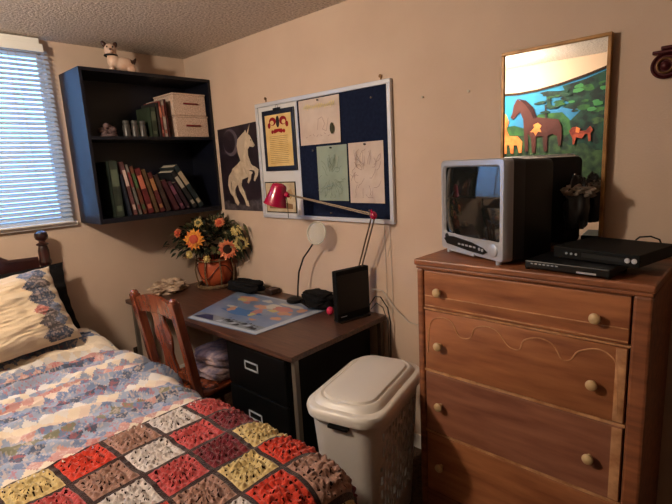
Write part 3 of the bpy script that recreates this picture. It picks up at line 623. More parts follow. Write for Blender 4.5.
mb=MB(); mats=[flat('map_border',(168,176,186),.4),flat('map_peach',(190,142,116),.4),flat('map_yellow',(186,170,112),.4),flat('map_pale',(190,186,176),.4),flat('map_rose',(180,120,114),.4),flat('map_ocean_bright',(74,112,160),.4),flat('map_black',(26,28,34),.4),flat('map_indigo',(40,46,84),.4),flat('map_grey',(128,134,140),.4)]
lay=[0]
def mpoly(pts,mi): 
    lay[0]+=1; mb.add([mpt(u,v,.7535+.00004*lay[0]) for u,v in pts],[list(range(len(pts)))],mi)
def land(cu,cv,ru,rv,mi,seed):
    random.seed(seed); mpoly([(min(.98,max(.02,cu+ru*math.cos(a)*random.uniform(.55,1.1))),min(.98,max(.02,cv+rv*math.sin(a)*random.uniform(.55,1.1)))) for a in [k*2*PI/16 for k in range(16)]],mi)
mpoly([(0.01,.01),(.99,.01),(.99,.06),(.01,.06)],0); mpoly([(.02,.06),(.98,.06),(.98,.2),(.02,.2)],8)
mpoly([(.93,.06),(.99,.06),(.99,.99),(.93,.99)],0); mpoly([(.01,.96),(.99,.96),(.99,.99),(.01,.99)],0)
land(.42,.42,.28,.13,5,1); land(.25,.8,.13,.10,1,2); land(.2,.74,.07,.06,2,3); land(.3,.68,.05,.04,4,4)
land(.22,.5,.09,.035,3,5); land(.27,.44,.05,.08,1,6)
land(.50,.66,.10,.08,1,7); land(.6,.74,.13,.09,3,8); land(.72,.72,.13,.1,4,9); land(.8,.62,.08,.07,1,10); land(.66,.62,.06,.05,2,11)
land(.55,.5,.07,.11,4,12); land(.56,.42,.04,.06,2,13); land(.83,.45,.07,.055,1,14); land(.45,.84,.06,.05,3,15); land(.72,.86,.16,.05,3,16); land(.66,.3,.05,.03,1,17); land(.87,.8,.05,.08,1,18)
mpoly([(.03,.07),(.12,.17),(.22,.19),(.3,.1),(.33,.07)],7)
for k in range(9):
    u=.36+.058*k; v=.07+.02*((k*3)%4); mpoly([(u,v),(u+.07,v+.015),(u+.075,v+.045),(u+.04,v+.06),(u+.015,v+.035)],6 if k%3 else 0)
    mpoly([(u+.01,v+.07),(u+.05,v+.09),(u+.03,v+.1)],6)
mb.build('map_print',mats,mp)
# beige cloth
bc=crumple('beige_cloth',(-.45,-.225,.788),(.115,.075,.05),.55,3.2,m_cloth,seed=5,n=48); tag(bc,'crumpled beige cloth at the left end of the desk','cloth')
# pouch, boxes
bp_=thing('black_pouch','soft black zipped pouch on the desk right of the flower pot','pouch',(-.14,-.74,.7556))
def soft(name,hx,hy,hz,c,rz,m,parent,bul=.2,seed=0):
    N=14; bm=bmesh.new(); bmesh.ops.create_cube(bm,size=2); bmesh.ops.subdivide_edges(bm,edges=bm.edges[:],cuts=N,use_grid_fill=True)
    for v in bm.verts:
        x,y,z=v.co; l=(abs(x)**5+abs(y)**5+abs(z)**5)**(1/5); p=v.co/l
        k=1+bul*.35*(noise.noise(p*1.6+Vector((seed,0,0))))+.05*noise.noise(p*6)
        q=Vector((p.x*hx*k,p.y*hy*k,p.z*hz*(k if p.z>0 else 1))); q=Matrix.Rotation(rz,3,'Z')@q; v.co=q+Vector(c)
    return MB().bm(bm,0,True).build(name,m,parent,smooth=True)
soft('pouch_body',.062,.13,.036,(-.135,-.73,.794),.12,m_blkfab,bp_,.8,2)
MB().tube([(-.18,-.62,.812),(-.185,-.70,.822),(-.175,-.80,.817),(-.165,-.84,.80)],.0028,8).build('zip',m_blk,bp_)
tag(MB().box(-.10,-.02,-.885,-.955,.7505,.785,b=.004).build('brown_box',M('dark_brown_box',(52,34,28),.5)),'small dark brown box against the wall behind the map mat','box')
cbg=thing('camera_bag','bulky black camera bag on the desk left of the upright router','bag',(-.12,-1.42,.7556))
soft('bag_body',.065,.105,.040,(-.115,-1.42,.797),-.12,m_blkfab,cbg,.7,6)
soft('bag_flap',.058,.085,.018,(-.115,-1.415,.833),-.1,m_blkfab,cbg,.8,9)
MB().tube([(-.175,-1.34,.80),(-.20,-1.36,.79),(-.205,-1.42,.775),(-.20,-1.49,.79),(-.17,-1.51,.805)],.006,8).build('strap',m_blk,cbg)
tag(MB().ell((-.185,-1.575,.7745),(.022,.022,.0235),0,16).build('pink_ball',m_pink),'small pink rubber ball on the desk beside the router','ball')
# magnifier
mg=thing('magnifier_stand','gooseneck magnifying glass on a black base in front of the wall','magnifier',(-.12,-1.22,.7556))
MB().lathe([(.052,.0005),(.055,.006),(.052,.022),(.03,.032),(.014,.036)],(-.125,-1.215,.7556),n=24).build('base',m_blk,mg)
neck=[(-.12,-1.235,.78),(-.115,-1.24,.86),(-.108,-1.25,.95),(-.10,-1.29,1.04),(-.095,-1.345,1.10),(-.092,-1.375,1.135)]
MB().tube(neck,.0052,8).build('gooseneck',m_blk,mg)
lc=Vector((-.095,-1.412,1.203)); ln=Vector((-.97,-.12,.2)).normalized(); uu=ln.cross(Vector((0,0,1))).normalized(); vv=uu.cross(ln)
MB().tube([lc+.068*(math.cos(a)*uu+math.sin(a)*vv) for a in [k*PI/16 for k in range(32)]],.0042,8,closed=True).build('lens_rim',M('clear_rim',(190,184,170),.3),mg)
MB().lathe([(.064,-.0015),(.066,0),(.05,.004),(.025,.0065),(0.0,.007)],lc-ln*.002,ln,n=32).build('lens',m_lens,mg)
# router
rt=thing('router','upright black router standing on the desk corner','router',(-.165,-1.725,.7505),rz=math.atan2(-.05,.235),world=False)
MB().box(-.108,.115,-.018,.022,.012,.286,b=.004).build('router_case',m_blkm,rt)
MB().box(-.100,.105,-.035,.038,.0,.012,b=.003).build('stand',m_blk,rt)
MB().box(-.104,.111,-.0195,-.018,.05,.262,b=.0005).build('front_panel',m_blk,rt)
MB().box(-.09,-.05,-.0203,-.0195,.03,.034).build('status_light',m_label,rt)
# cables
cc=MB()
cc.tube([(-.06,-1.76,.80),(-.05,-1.80,.86),(-.04,-1.83,.86),(-.03,-1.87,.80),(-.03,-1.885,.72),(-.03,-1.88,.5)],.0035,8)
tag(cc.build('black_router_cable',m_cableb),'black cable looping from the router over the desk corner','cable')
cc=MB().tube([(-.045,-1.775,.90),(-.018,-1.83,.89),(-.012,-1.92,.79),(-.02,-2.0,.74),(-.02,-2.12,.73),(-.02,-2.25,.69)],.0028,8)
tag(cc.build('pale_router_cable',m_cable),'thin pale cable running from the router along the wall to the dresser','cable')
cc=MB().tube([(-.05,-1.765,.78),(-.04,-1.80,.82),(-.035,-1.84,.80),(-.028,-1.865,.72),(-.028,-1.87,.4)],.0025,8)
tag(cc.build('grey_router_cable',m_grey),'short grey cable dropping behind the desk corner beside the router','cable')
tag(MB().tube([(-.006,-1.845,1.26),(-.006,-1.85,1.0),(-.006,-1.85,.76)],.0016,6).tube([(-.006,-1.88,1.26),(-.006,-1.885,1.16),(-.008,-1.862,1.085)],.0016,6).tube([(-.006,-1.885,1.16),(-.006,-1.89,.90),(-.006,-1.885,.76)],.0016,6).build('wall_wire',m_cable),'thin pale wires hanging down the wall below the notice board','wire')
# red desk lamp
dl=thing('desk_lamp','magenta spring-arm desk lamp reaching across the notice board','lamp',(-.16,-1.62,.7505))
base=Vector((-.10,-1.63,.7505)); el=Vector((-.115,-1.862,1.325)); hd=Vector((-.235,-1.325,1.442))
MB().lathe([(.045,0),(.047,.008),(.035,.016),(.012,.022),(.010,.045)],(-.072,-1.633,.7505),n=24).build('base',m_red,dl)
b2=Vector((-.072,-1.633,.79))
off=Vector((0,.009,.004))
MB().tube([b2+off,el+off],.0042,8).tube([b2-off,el-off],.0042,8).build('lower_arm',m_steel,dl)
off=Vector((0.004,.0,.008))
MB().tube([el+off*.8,hd+off*.5],.0034,8).tube([el-off*.2,hd-off*.1],.0026,8).build('upper_arm',m_steel,dl)
MB().ell(el,(.020,.020,.022),0,14).tube([el+Vector((-.02,-.02,-.01)),el+Vector((.012,.02,.012))],.010,10).tube([el+Vector((-.005,.012,.03)),el+Vector((-.005,.002,0))],.006,8).build('elbow_joint',m_red,dl)
MB().tube([hd+Vector((0,-.022,-.006)),hd+Vector((0,.03,.004))],.013,12).ell(hd,(.016,.018,.017),0,12).build('head_joint',m_red,dl)
sa=Vector((-.25,-1.292,1.50)); sax=Vector((-.02,.045,-.15)).normalized()
MB().lathe([(.018,-.008),(.038,0),(.044,.01),(.050,.05),(.066,.115),(.070,.12),(.066,.116),(.047,.05),(.036,.006),(.0,.004)],sa,sax,n=32).build('lamp_shade',m_red,dl)
MB().ell(sa+sax*.07,(.022,.022,.03),0,14).build('bulb',m_white,dl)
MB().tube([hd+Vector((0,0,0)),hd+Vector((.003,-.004,-.06)),hd+Vector((.004,-.002,-.135))],.0022,6).build('lamp_cord',m_blk,dl)
# ------------------------------------------------------------------ flowers
PX,PY=-.135,-.36
fl=thing('flower_arrangement','artificial sunflower arrangement in a terracotta pot in the desk corner','flowers',(PX,PY,.7505))
MB().lathe([(.07,.006),(.082,.01),(.112,.06),(.126,.12),(.12,.175),(.108,.20),(.116,.215),(.10,.215),(.10,.19)],(PX,PY,.7505),n=36).build('pot',m_terra,fl)
bk2=MB()
for k in range(2): bk2.tube([(PX+(.135+.008*math.sin(a*9+k*PI))*math.cos(a),PY+(.135+.008*math.sin(a*9+k*PI))*math.sin(a),.7505+.014+.006*math.cos(a*9+k*PI)) for a in [j*PI/36 for j in range(72)]],.0085,6,closed=True)
for a in (1.0,2.5,3.6,4.4,5.3,6.2):
    bk2.tube([(PX+r*math.cos(a),PY+r*math.sin(a),.7505+h) for r,h in ((.128,.02),(.140,.07),(.146,.13),(.132,.19),(.124,.22))],.0055,6)
bk2.tube([(PX+.131*math.cos(a),PY+.131*math.sin(a),.7505+.205) for a in [j*PI/16 for j in range(32)]],.006,6,closed=True)
bk2.build('wicker_holder',m_wick,fl)
random.seed(11)
bd_=MB(); bd_.tube([(PX+.1295*math.cos(a),PY+.1295*math.sin(a),.7505+.12+.05*math.sin(3*a+.5)) for a in [j*PI/24 for j in range(48)]],.004,6,closed=True); bd_.build('rope_band',m_terrad,fl)
def leafpts(p,d,L_,wd,droop):
    d=d.normalized(); side=d.cross(Vector((0,0,1))); 
    if side.length<.1: side=Vector((1,0,0))
    side.normalize(); side=(side+Vector((0,0,random.uniform(-.5,.5)))).normalized()
    pts=[];c=[]
    for t,w_ in ((0,.12),(.3,1),(.6,.85),(1,0)):
        q=p+d*L_*t+Vector((0,0,-droop*L_*t*t)); c.append((q,side*wd*w_*.5))
    return c
def addleaf(mb,p,d,L_,wd,droop,mi=0):
    c=leafpts(p,d,L_,wd,droop); o=[]
    for q,s in c: o+= [q-s,q+s]
    o=[Vector((min(v.x,-.012),min(v.y,-.012),v.z)) for v in o]
    mb.add(o,[(0,1,3,2),(2,3,5,4),(4,5,7,6)],mi)
HC=Vector((PX-.01,PY,1.06))
fo_=MB()
def inb(p): return p.x<-.015 and (p.z<1.285 or p.y<-.36) and p.y<-.02
ct_=0
while ct_<560:
    a=random.uniform(0,2*PI); e=random.uniform(-.35,1.2); r=random.uniform(.45,1)
    d=Vector((math.cos(a)*math.cos(e),math.sin(a)*math.cos(e),math.sin(e)))
    p=HC+Vector((d.x*.21*r,d.y*.24*r,d.z*.20*r))
    if not inb(p+d*.05): continue
    if d.x*-.72+d.y*-.67>.35 and r>.62: continue
    addleaf(fo_,p,d+Vector((random.uniform(-.5,.5),random.uniform(-.5,.5),random.uniform(-.4,.4))),random.uniform(.04,.085),random.uniform(.022,.042),random.uniform(.1,.6),0 if random.random()<.62 else 1); ct_+=1
for k in range(60):  # drooping sprays on the right
    b=Vector((-.06+random.uniform(-.05,.03),-.50+random.uniform(-.14,.1),1.13+random.uniform(-.1,.1)))
    addleaf(fo_,b,Vector((random.uniform(-.2,.2),-.5,-.5)),random.uniform(.06,.11),.03,.5,random.choice([0,1,1]))
for k in range(170):
    a=random.uniform(0,2*PI); e=random.uniform(.0,1.3)
    d=Vector((math.cos(a)*math.cos(e),math.sin(a)*math.cos(e),math.sin(e))); p=HC+Vector((d.x*.22,d.y*.26,d.z*.20))
    if not inb(p): continue
    addleaf(fo_,p,d+Vector((random.uniform(-.6,.6),random.uniform(-.6,.6),random.uniform(-.3,.6))),random.uniform(.02,.045),random.uniform(.014,.026),.2,random.choice([1,2,2]))
for k in range(44):
    b=Vector((-.31+random.uniform(-.08,.04),-.26+random.uniform(-.1,.1),1.12+random.uniform(-.12,.08)))
    addleaf(fo_,b,Vector((-.7,.2,random.uniform(-.5,.5))),random.uniform(.04,.08),.034,.4,random.choice([0,0,1]))
fo_.build('foliage',[m_leaf,m_leaf2,M('dried_leaf',(150,134,100),.7,c2=(106,96,72),nscale=15)],fl,smooth=False,kind='stuff')
st=MB()
for k in range(7): 
    a=k*.9; st.tube([(PX+.03*math.cos(a),PY+.03*math.sin(a),.93),(PX+.07*math.cos(a),PY+.07*math.sin(a),1.05)],.004,6)
st.build('stems',m_leaf,fl)
CV=Vector((-2.047,-3.373,1.6))
def flower(c,R,mpet,mseed,npet=15,tilt=(0,0,0)):
    c=Vector(c)+Vector((-.02,-.025,0)); nrm=(Vector((-.72,-.62,.15))+Vector(tilt)).normalized(); u=nrm.cross(Vector((0,0,1))).normalized(); v=u.cross(nrm)
    mb=MB()
    for ring,(n_,k,z) in enumerate(((npet,1,0),(npet,.78,.006))):
        for i in range(n_):
            a=2*PI*(i+.5*ring)/n_+random.uniform(-.08,.08); dr_=math.cos(a)*u+math.sin(a)*v; sd=-math.sin(a)*u+math.cos(a)*v
            r0,r1=R*.32,R*k*random.uniform(.88,1.05); w_=R*.17
            P_=[c+dr_*r0-sd*w_*.5,c+dr_*r0+sd*w_*.5,c+dr_*(r0+r1)/2+sd*w_+nrm*(.006+z),c+dr_*r1+nrm*(z+random.uniform(-.01,.006)),c+dr_*(r0+r1)/2-sd*w_+nrm*(.006+z)]
            mb.add(P_,[(0,1,2,3,4)],0,False)
    o=mb.build('sunflower',mpet,fl,smooth=False)
    MB().lathe([(R*.40,-.004),(R*.42,.004),(R*.34,.014),(R*.15,.018),(0,.018)],c,nrm,n=20).build('seed_head',mseed,o)
for c,R,a,b,t in (((-.315,-.415,1.135),.078,m_petal,m_seed2,(0,0,0)),((-.135,-.545,1.045),.078,m_petal2,m_seed,(0,0,0)),((-.07,-.62,1.085),.062,m_petal3,m_seed,(.0,-.2,.1)),((-.085,-.60,1.175),.048,m_petal3,m_petal3,(0,0,.3)),
  ((-.15,-.50,1.235),.045,m_petal2,m_seed2,(0,.2,.5)),((-.33,-.36,1.025),.034,m_petal3,m_petal3,(-.2,.2,-.2)),((-.25,-.45,.985),.03,m_petal3,m_petal3,(0,0,-.2)),((-.385,-.33,1.185),.035,m_petal2,m_seed2,(-.3,.3,.1)),((-.27,-.42,1.245),.036,m_petal3,m_leaf2,(-.1,.1,.4))):
    flower(c,R,a,b,15,t)
# ------------------------------------------------------------------ chair
ch=thing('wooden_chair','reddish wooden chair with a vase-shaped back splat tucked under the desk','chair',(-.69,-1.055,0),rz=math.radians(4),world=False)
def bx(z): return -.205-.085*max(0,(z-.42)/.58)**1.15
for s_ in (1,-1):
    y=.185*s_
    pts=[(-.225+.03*(z/.42) if z<.42 else bx(z),y,z) for z in (0,.2,.42,.55,.7,.85,.97)]
    mb=MB(); ring=[]
    for (x,yy,z) in pts:
        hw=.020 if z>.05 else .017
        ring.append([(x+a*hw*1.15,yy+b*hw,z) for a,b in ((-1,-1),(1,-1),(1,1),(-1,1))])
    mb.loft(ring,sm=False); 
    mb.ell((bx(.97),y,.972),(.024,.021,.022),0,12)
    o=mb.build('back_post',[m_chair],ch); bv=o.modifiers.new('b','BEVEL'); bv.width=.004; bv.segments=2; bv.limit_method='ANGLE'
    MB().tube([(.20,.185*s_,0),(.205,.185*s_,.2),(.205,.185*s_,.42)],[.014,.018,.02],12).build('front_leg',m_chair,ch)
    MB().tube([(-.21,y,.17),(.2,y*.98,.17)],.011,10).build('stretcher',m_chair,ch)
def board(poly,th=.018,m=m_chair,name='rail'):
    mb=MB(); n_=len(poly)
    vs=[(bx(z)-th/2,y,z) for y,z in poly]+[(bx(z)+th/2,y,z) for y,z in poly]
    mb.add(vs,[list(range(n_)),[n_+i for i in range(n_)][::-1]]+[(i,(i+1)%n_,n_+(i+1)%n_,n_+i) for i in range(n_)])
    return mb.build(name,m,ch)
crest=[(-.173,.865)]+[(-.173+.346*k/14,.872+.018*math.sin(PI*k/14)) for k in range(15)]+[(.173,.94)]+[(.173-.346*k/16,.945+.045*math.sin(PI*k/16)**.8) for k in range(1,16)]+[(-.173,.94)]
crest=crest[1:]
board(crest,.02,name='crest_rail')
sp_=[(.062,.55),(.060,.58),(.048,.62),(.046,.66),(.068,.72),(.076,.76),(.064,.80),(.052,.84),(.054,.885)]
board([(y,z) for y,z in sp_]+[(-y,z) for y,z in sp_[::-1]],.012,name='splat')
board([(-.173,.52),(.173,.52),(.173,.555),(-.173,.555)],.02,name='lower_rail')
MB().box(-.20,.215,-.205,.205,.42,.445,b=.008).build('seat',m_chair,ch)
for y in (-.17,.17): MB().box(-.19,.19,y-.008,y+.008,.37,.42).build('seat_rail',m_chaird,ch)
cush=thing('seat_cushion','folded pale floral cushions on the seat of the wooden chair','cushion',(-.62,-1.07,.446))
m_cush=M('floral_cushion',(176,150,146),.9,c2=(104,94,112),nscale=26,bump=.4,bscale=40)
soft('cushion_lower',.17,.165,.032,(-.60,-1.075,.479),.08,m_cush,cush,.3,1)
soft('cushion_upper',.15,.155,.035,(-.57,-1.085,.545),.12,m_cush,cush,.4,4)
# ------------------------------------------------------------------ hamper
hr=math.radians(13)
hp=thing('laundry_hamper','white plastic laundry hamper with domed lid between desk and dresser','hamper',(-.57,-2.148,0),rz=hr,world=False)
HX,HY,HH=.275,.168,.635
mb=MB(); nz=30; rings=[]; 
for i in range(nz+1):
    z=.0+HH*i/nz; k=.80+.20*(i/nz); rings.append(rrect(HX*k*.97,HY*k*.95,.085*k,z,8))
# densify perimeter
def dens(r,m=3):
    o=[]
    for i in range(len(r)):
        a=Vector(r[i]); b=Vector(r[(i+1)%len(r)]); L_=(b-a).length; q=max(1,int(L_/.022))
        for k in range(q): o.append(a.lerp(b,k/q))
    return o
base_n=None; RR=[]
r0=rings[-1]; par=[]
for i in range(len(r0)):
    a=Vector(r0[i]); b=Vector(r0[(i+1)%len(r0)]); q=max(1,int((b-a).length/.016)); par+=[(i,k/q) for k in range(q)]
for r in rings: RR.append([Vector(r[i]).lerp(Vector(r[(i+1)%len(r)]),t) for i,t in par])
n_=len(par); vs=[p for r in RR for p in r]; fs=[]
for i in range(nz):
    for k in range(n_):
        p=RR[i][k]
        side=abs(p.y)>HY*.66 and abs(p.x)<HX*.72
        if side and 5<i<nz-4:
            kk=int((p.x+1)/.016); 
            if kk%2==0 and (i+(kk//2)%2)%3!=0: continue
        fs.append((i*n_+k,i*n_+(k+1)%n_,(i+1)*n_+(k+1)%n_,(i+1)*n_+k))
fs.append(list(range(n_))[::-1])
mb.add(vs,fs,0,True); hb=mb.build('hamper_body',m_white,hp,smooth=True)
sd=hb.modifiers.new('s','SOLIDIFY'); sd.thickness=.003; sd.offset=-1
ld=MB()
secs=[(HH-.03,1.00,.0),(HH-.028,1.055,.0),(HH-.002,1.08,0),(HH+.012,1.05,0),(HH+.018,.985,0),(HH+.018,.90,0),(HH+.026,.86,0),(HH+.036,.82,0),(HH+.040,.76,0),(HH+.036,.73,0),(HH+.036,.70,0),(HH+.046,.67,0),(HH+.049,.60,0),(HH+.051,.3,0)]
def rk(k,z): 
    d=(1-k)*.165; return rrect(HX-d,HY-d,max(.02,.10-d*.5),z,9)
ld.loft([rk(k,z) for z,k,_ in secs],cap=(True,True)); lo=ld.build('lid',m_lid,hp)
MB().box(-HX-.006,-HX+.02,-.045,.045,HH-.056,HH-.042,b=.003).build('grip_slot',m_blk,hp)
# ------------------------------------------------------------------ bed
BXR,BYF,BZ=-1.05,-2.47,.635
bed=thing('bed','bed with dark cherry wood headboard against the window wall','bed',(-1.8,-1.2,0))
MB().box(-2.5,-1.09,-.16,-2.40,.32,.58,b=.04).build('mattress',M('mattress_white',(190,180,170),.8),bed)
MB().box(-2.5,-1.09,-.16,-2.40,.12,.315,b=.01).build('box_spring',M('boxspring_grey',(120,110,104),.8),bed)
for x in (-2.46,-1.13):
    for y in (-.3,-2.33): MB().box(x-.025,x+.025,y-.025,y+.025,0,.12).build('leg',m_head,bed)
def post(x):
    MB().lathe([(.03,0),(.03,1.08),(.036,1.09),(.036,1.105),(.03,1.12),(.031,1.17),(.024,1.20),(.034,1.207),(.034,1.214),(.018,1.222),(.018,1.23),(.034,1.243),(.038,1.262),(.033,1.282),(.018,1.292),(0,1.296)],(x,-.10,0),n=24).build('bed_post',m_head,bed)
post(-1.168); post(-2.47)
hc=-1.8275
def hz(x):
    t=abs(x-hc)/.64  # 0 center..1 post
    return 1.13+.02*math.cos(t*PI)+ (.16*(1-((t-.0)/.72)**2) if t<.72 else 0)+.015
xs=[-1.205-k*(1.245)/40 for k in range(41)]
MB().prism([(x,hz(x)) for x in xs]+[(xs[-1],.35),(xs[0],.35)],(0,-.115,0),(1,0,0),(0,0,1),(0,.03,0)).build('headboard',m_head,bed)
tb=MB(); tb.tube([(x,-.10,hz(x)) for x in xs],.014,8); tb.build('headboard_rail',m_head,bed)
# draping surface
def bsurf(a,b,lift=0,wr=1.0):
    """a,b: cloth coordinates (x,y) flattened; returns point on the draped bed"""
    r=.10; ex=max(0,a-(BXR-r)); ey=max(0,(BYF+r)-b); d=math.hypot(ex,ey)
    z=BZ+.012*noi(a,b,0,2.1)
    sag=.0; 
    if d==0: p=Vector((a,b,z)); nrm=Vector((0,0,1))
    else:
        nx,ny=ex/d,-ey/d; x0=min(a,BXR-r); y0=max(b,BYF+r)
        if d<r*PI/2: ang=d/r; h=r*math.sin(ang); dz=r*(1-math.cos(ang)); nrm=Vector((nx*math.sin(ang),ny*math.sin(ang),math.cos(ang)))
        else: h=r+.03*min(1,(d-r*PI/2)/.2)+ .008*math.sin((a if ey>ex else b)*22); dz=r+(d-r*PI/2); nrm=Vector((nx,ny,0))
        p=Vector((x0+nx*h,y0+ny*h,z-dz))
    return p+nrm*lift
def wrinkle(a,b):
    f=0
    q=b+.22*a+.12*noi(a,b,3,1.4)
    f+=.030*noise.noise(Vector((a*1.5,q*6,1)))
    f+=.042*(1-abs(noise.noise(Vector((a*2.2,q*11,5))))*2.6)*(.6+.7*noi(a,b,9,1.7))
    f+=.006*noise.noise(Vector((a*12,q*26,2)))+.019*(1-abs(noise.noise(Vector((a*5,q*22,7))))*2.4)
    # quilting channels
    f+=.003*abs(math.sin((a+b)*PI/.075))**.5+.003*abs(math.sin((a-b)*PI/.075))**.5
    return f
PAL={'c':(222,208,190),'c2':(214,194,180),'b':(112,128,160),'b2':(146,158,182),'s':(78,88,108),'p':(186,142,138),'g':(124,124,106),'w':(216,212,210)}
rowseq='c c c c c c c c c b s b2 b b c c c c c w b2 b p b s b b2 b2 b w c b2 p c2 b b2 b s b b2 w c c2 b b2 g b s b2 b p c w b2 b b2 s b g b2 b c w c c b2 b s g b c c c c c c c c'.split()
def hsh(i,j,k=0):
    v=math.sin(i*127.1+j*311.7+k*74.7)*43758.5453; return v-math.floor(v)
def quiltcol(a,b,s=.058):
    a,b=a+.03*noi(a,b,4,3),b+.03*noi(a,b,8,3)+.05*noi(a,b,2,.9)
    p=(a+b*1.0)/s; q=(a-b)/s; i=math.floor(p); j=math.floor(q)
    row=-(i-j)
    k=row-6
    key=rowseq[max(0,min(len(rowseq)-1,k))]
    h=hsh(i,j)
    if h>.93: key='b2'
    elif h>.84: key='p' if key=='b' else key
    c=lin(PAL[key]); 
    if key[0] in 'bsgp':
        f=noise.noise(Vector((a*95,b*95,h*9))); 
        t=max(0,min(1,(f-.05)*4)); o=lin((206,186,176) if hsh(i,j,3)<.6 else (176,96,96)); c=tuple(x*(1-t*.6)+y*t*.6 for x,y in zip(c,o))
    v=.93+.14*h
    return tuple(x*v for x in c)
mb=MB(); cols=[]; st_=.0066
a0,a1,b0,b1=-2.55,-.62,-.17,-1.86
na=int((a1-a0)/st_); nb_=int((b0-b1)/st_)
vs=[]
for j in range(nb_+1):
    for i in range(na+1):
        a=a0+(a1-a0)*i/na; b=b0+(b1-b0)*j/nb_
        vs.append(bsurf(a,b,.010+wrinkle(a,b)*(1-.8*min(1,max(0,(-1.50-b)/.20)))))
fs=[]
for j in range(nb_):
    for i in range(na):
        q=j*(na+1)+i; fs.append((q,q+na+1,q+na+2,q+1)); cols.append(quiltcol(a0+(a1-a0)*(i+.5)/na,b0+(b1-b0)*(j+.5)/nb_))
mb.add(vs,fs,0,True)
m_quilt=M('quilt_fabric',(255,255,255),.9,attr=True,bump=.3,bscale=160,spec=.15,sheen=.2)
qo=mb.build('quilt',m_quilt,None,smooth=True,col=cols); tag(qo,'wrinkled patchwork quilt in cream and blue florals spread over the bed','quilt')
# lower part of the quilt running on under the blanket
mb=MB(); vs=[];fs=[];cols=[]
b0,b1=-1.85,-2.75; nb_=40; na=80
for j in range(nb_+1):
    for i in range(na+1):
        a=a0+(a1-a0)*i/na; b=b0+(b1-b0)*j/nb_; vs.append(bsurf(a,b,.008))
for j in range(nb_):
    for i in range(na):
        q=j*(na+1)+i; fs.append((q,q+na+1,q+na+2,q+1)); cols.append(quiltcol(a0+(a1-a0)*(i+.5)/na,b0+(b1-b0)*(j+.5)/nb_))
mb.add(vs,fs,0,True); mb.build('covered_quilt_end',m_quilt,qo,smooth=True,col=cols)
# crochet blanket
Y_=dict(R=(200,58,38),M=(112,34,44),S=(184,74,74),T=(158,120,106),W=(206,196,192),Y=(204,180,124),B=(96,62,50))
# columns from -4 .. 6 (x), rows 0.. (towards the foot)
rows=["TWSRYRTWSMTY","SMRTTWSMYWSR","WTYSWSMYRTMS","YRTWTTYRTSYM","RSMYSWRTMYRT","TYWSMTYWSMTW"]
STEP=.158; STY=.156; CX0=-1.60; CY0=-1.775
# column c: center x = CX0 + c*STEP ; given colours for c>=-1
grid={ (-1,0):'Y',(0,0):'R',(1,0):'T',(2,0):'W',(3,0):'S',(4,0):'M',
 (-1,1):'S',(0,1):'T',(1,1):'W',(2,1):'S',(3,1):'M',(4,1):'T',
 (-1,2):'M',(0,2):'W',(1,2):'S',(2,2):'M',(3,2):'Y',(4,2):'W',
 (-1,3):'T',(0,3):'R',(1,3):'T',(2,3):'Y',(3,3):'R',(4,3):'S',
 (-1,4):'Y',(0,4):'S',(1,4):'W',(2,4):'R',(3,4):'T',(4,4):'M',
 (-1,5):'R',(0,5):'T',(1,5):'M',(2,5):'T',(3,5):'Y',(4,5):'R'}
mb=MB(); cols=[]; NQ=38
yb=lin((46,24,22))
for c in range(-4,6):
    for r in range(0,6):
        key=grid.get((c,r)) or rows[r][(c+8)%12]
        base=lin(Y_[key]); cx=CX0+c*STEP+.012*math.sin(r*.9+c*.3); cy=CY0-r*STY+.008*math.sin(c*1.3)
        hx_=STEP/2; hy_=STY/2; ph=hsh(c,r)*6
        vs=[];
        def ctr(cc,rr): return (CX0+cc*STEP+.012*math.sin(rr*.9+cc*.3),CY0-rr*STY+.008*math.sin(cc*1.3))
        def cor(du,dv):
            s=[ctr(c+ (1 if du>0 else -1)*k,r-(1 if dv>0 else -1)*l) for k in (0,1) for l in (0,1)]
            return (sum(q[0] for q in s)/4,sum(q[1] for q in s)/4)
        c00,c10,c01,c11=cor(-1,-1),cor(1,-1),cor(-1,1),cor(1,1)
        info=[]
        for j in range(NQ+1):
            for i in range(NQ+1):
                u=i/NQ*2-1; v=j/NQ*2-1; s=(u+1)/2; t=(v+1)/2
                x=(c00[0]*(1-s)+c10[0]*s)*(1-t)+(c01[0]*(1-s)+c11[0]*s)*t
                y=(c00[1]*(1-s)+c10[1]*s)*(1-t)+(c01[1]*(1-s)+c11[1]*s)*t
                m_=max(abs(u),abs(v)); rr_=math.hypot(u,v)
                k=.5; rad=m_*k+rr_*(1-k); th=math.atan2(v,u)
                if m_>.9: h=.007
                else:
                    pet=abs(math.cos(th*6+ph)) if rad<.5 else abs(math.cos(th*10+ph))
                    h=.006+.014*pet*(.5+.5*math.cos((rad*3.0-.4)*2*PI*.9))+.003*noise.noise(Vector((x*150,y*150,0)))
                    ed=min(1,(.9-m_)/.14); h=.007*(1-ed)+max(0.001,h)*ed
                vs.append(bsurf(x,y,.026+h+.2*wrinkle(x,y)))
        fs=[]
        for j in range(NQ):
            for i in range(NQ):
                u=(i+.5)/NQ*2-1; v=(j+.5)/NQ*2-1; m_=max(abs(u),abs(v)); rr_=math.hypot(u,v); rad=.5*m_+.5*rr_; th=math.atan2(v,u)
                w_=noise.noise(Vector((u*5+c*3,v*5+r*7,ph)))*.04
                hole=False
                if m_<.88:
                    if .17+w_<rad<.36+w_ and abs(math.cos(th*4+ph))<.26: hole=True
                    if .46+w_<rad<.64+w_ and abs(math.cos(th*7+ph))<.24: hole=True
                    if .74+w_<rad<.86+w_ and abs(math.cos(th*9+ph))<.22: hole=True
                if hole: continue
                q=j*(NQ+1)+i; fs.append((q,q+1,q+NQ+2,q+NQ+1))
                if m_>.92: cols.append(yb)
                else:
                    n1=1+.22*noise.noise(Vector((u*9+c,v*9+r,3))); cols.append(tuple(min(1,x*n1) for x in base))
        mb.add(vs,fs,0,True)
m_yarn=M('yarn',(255,255,255),.95,attr=True,bump=.6,bscale=260,spec=.1,sheen=.3)
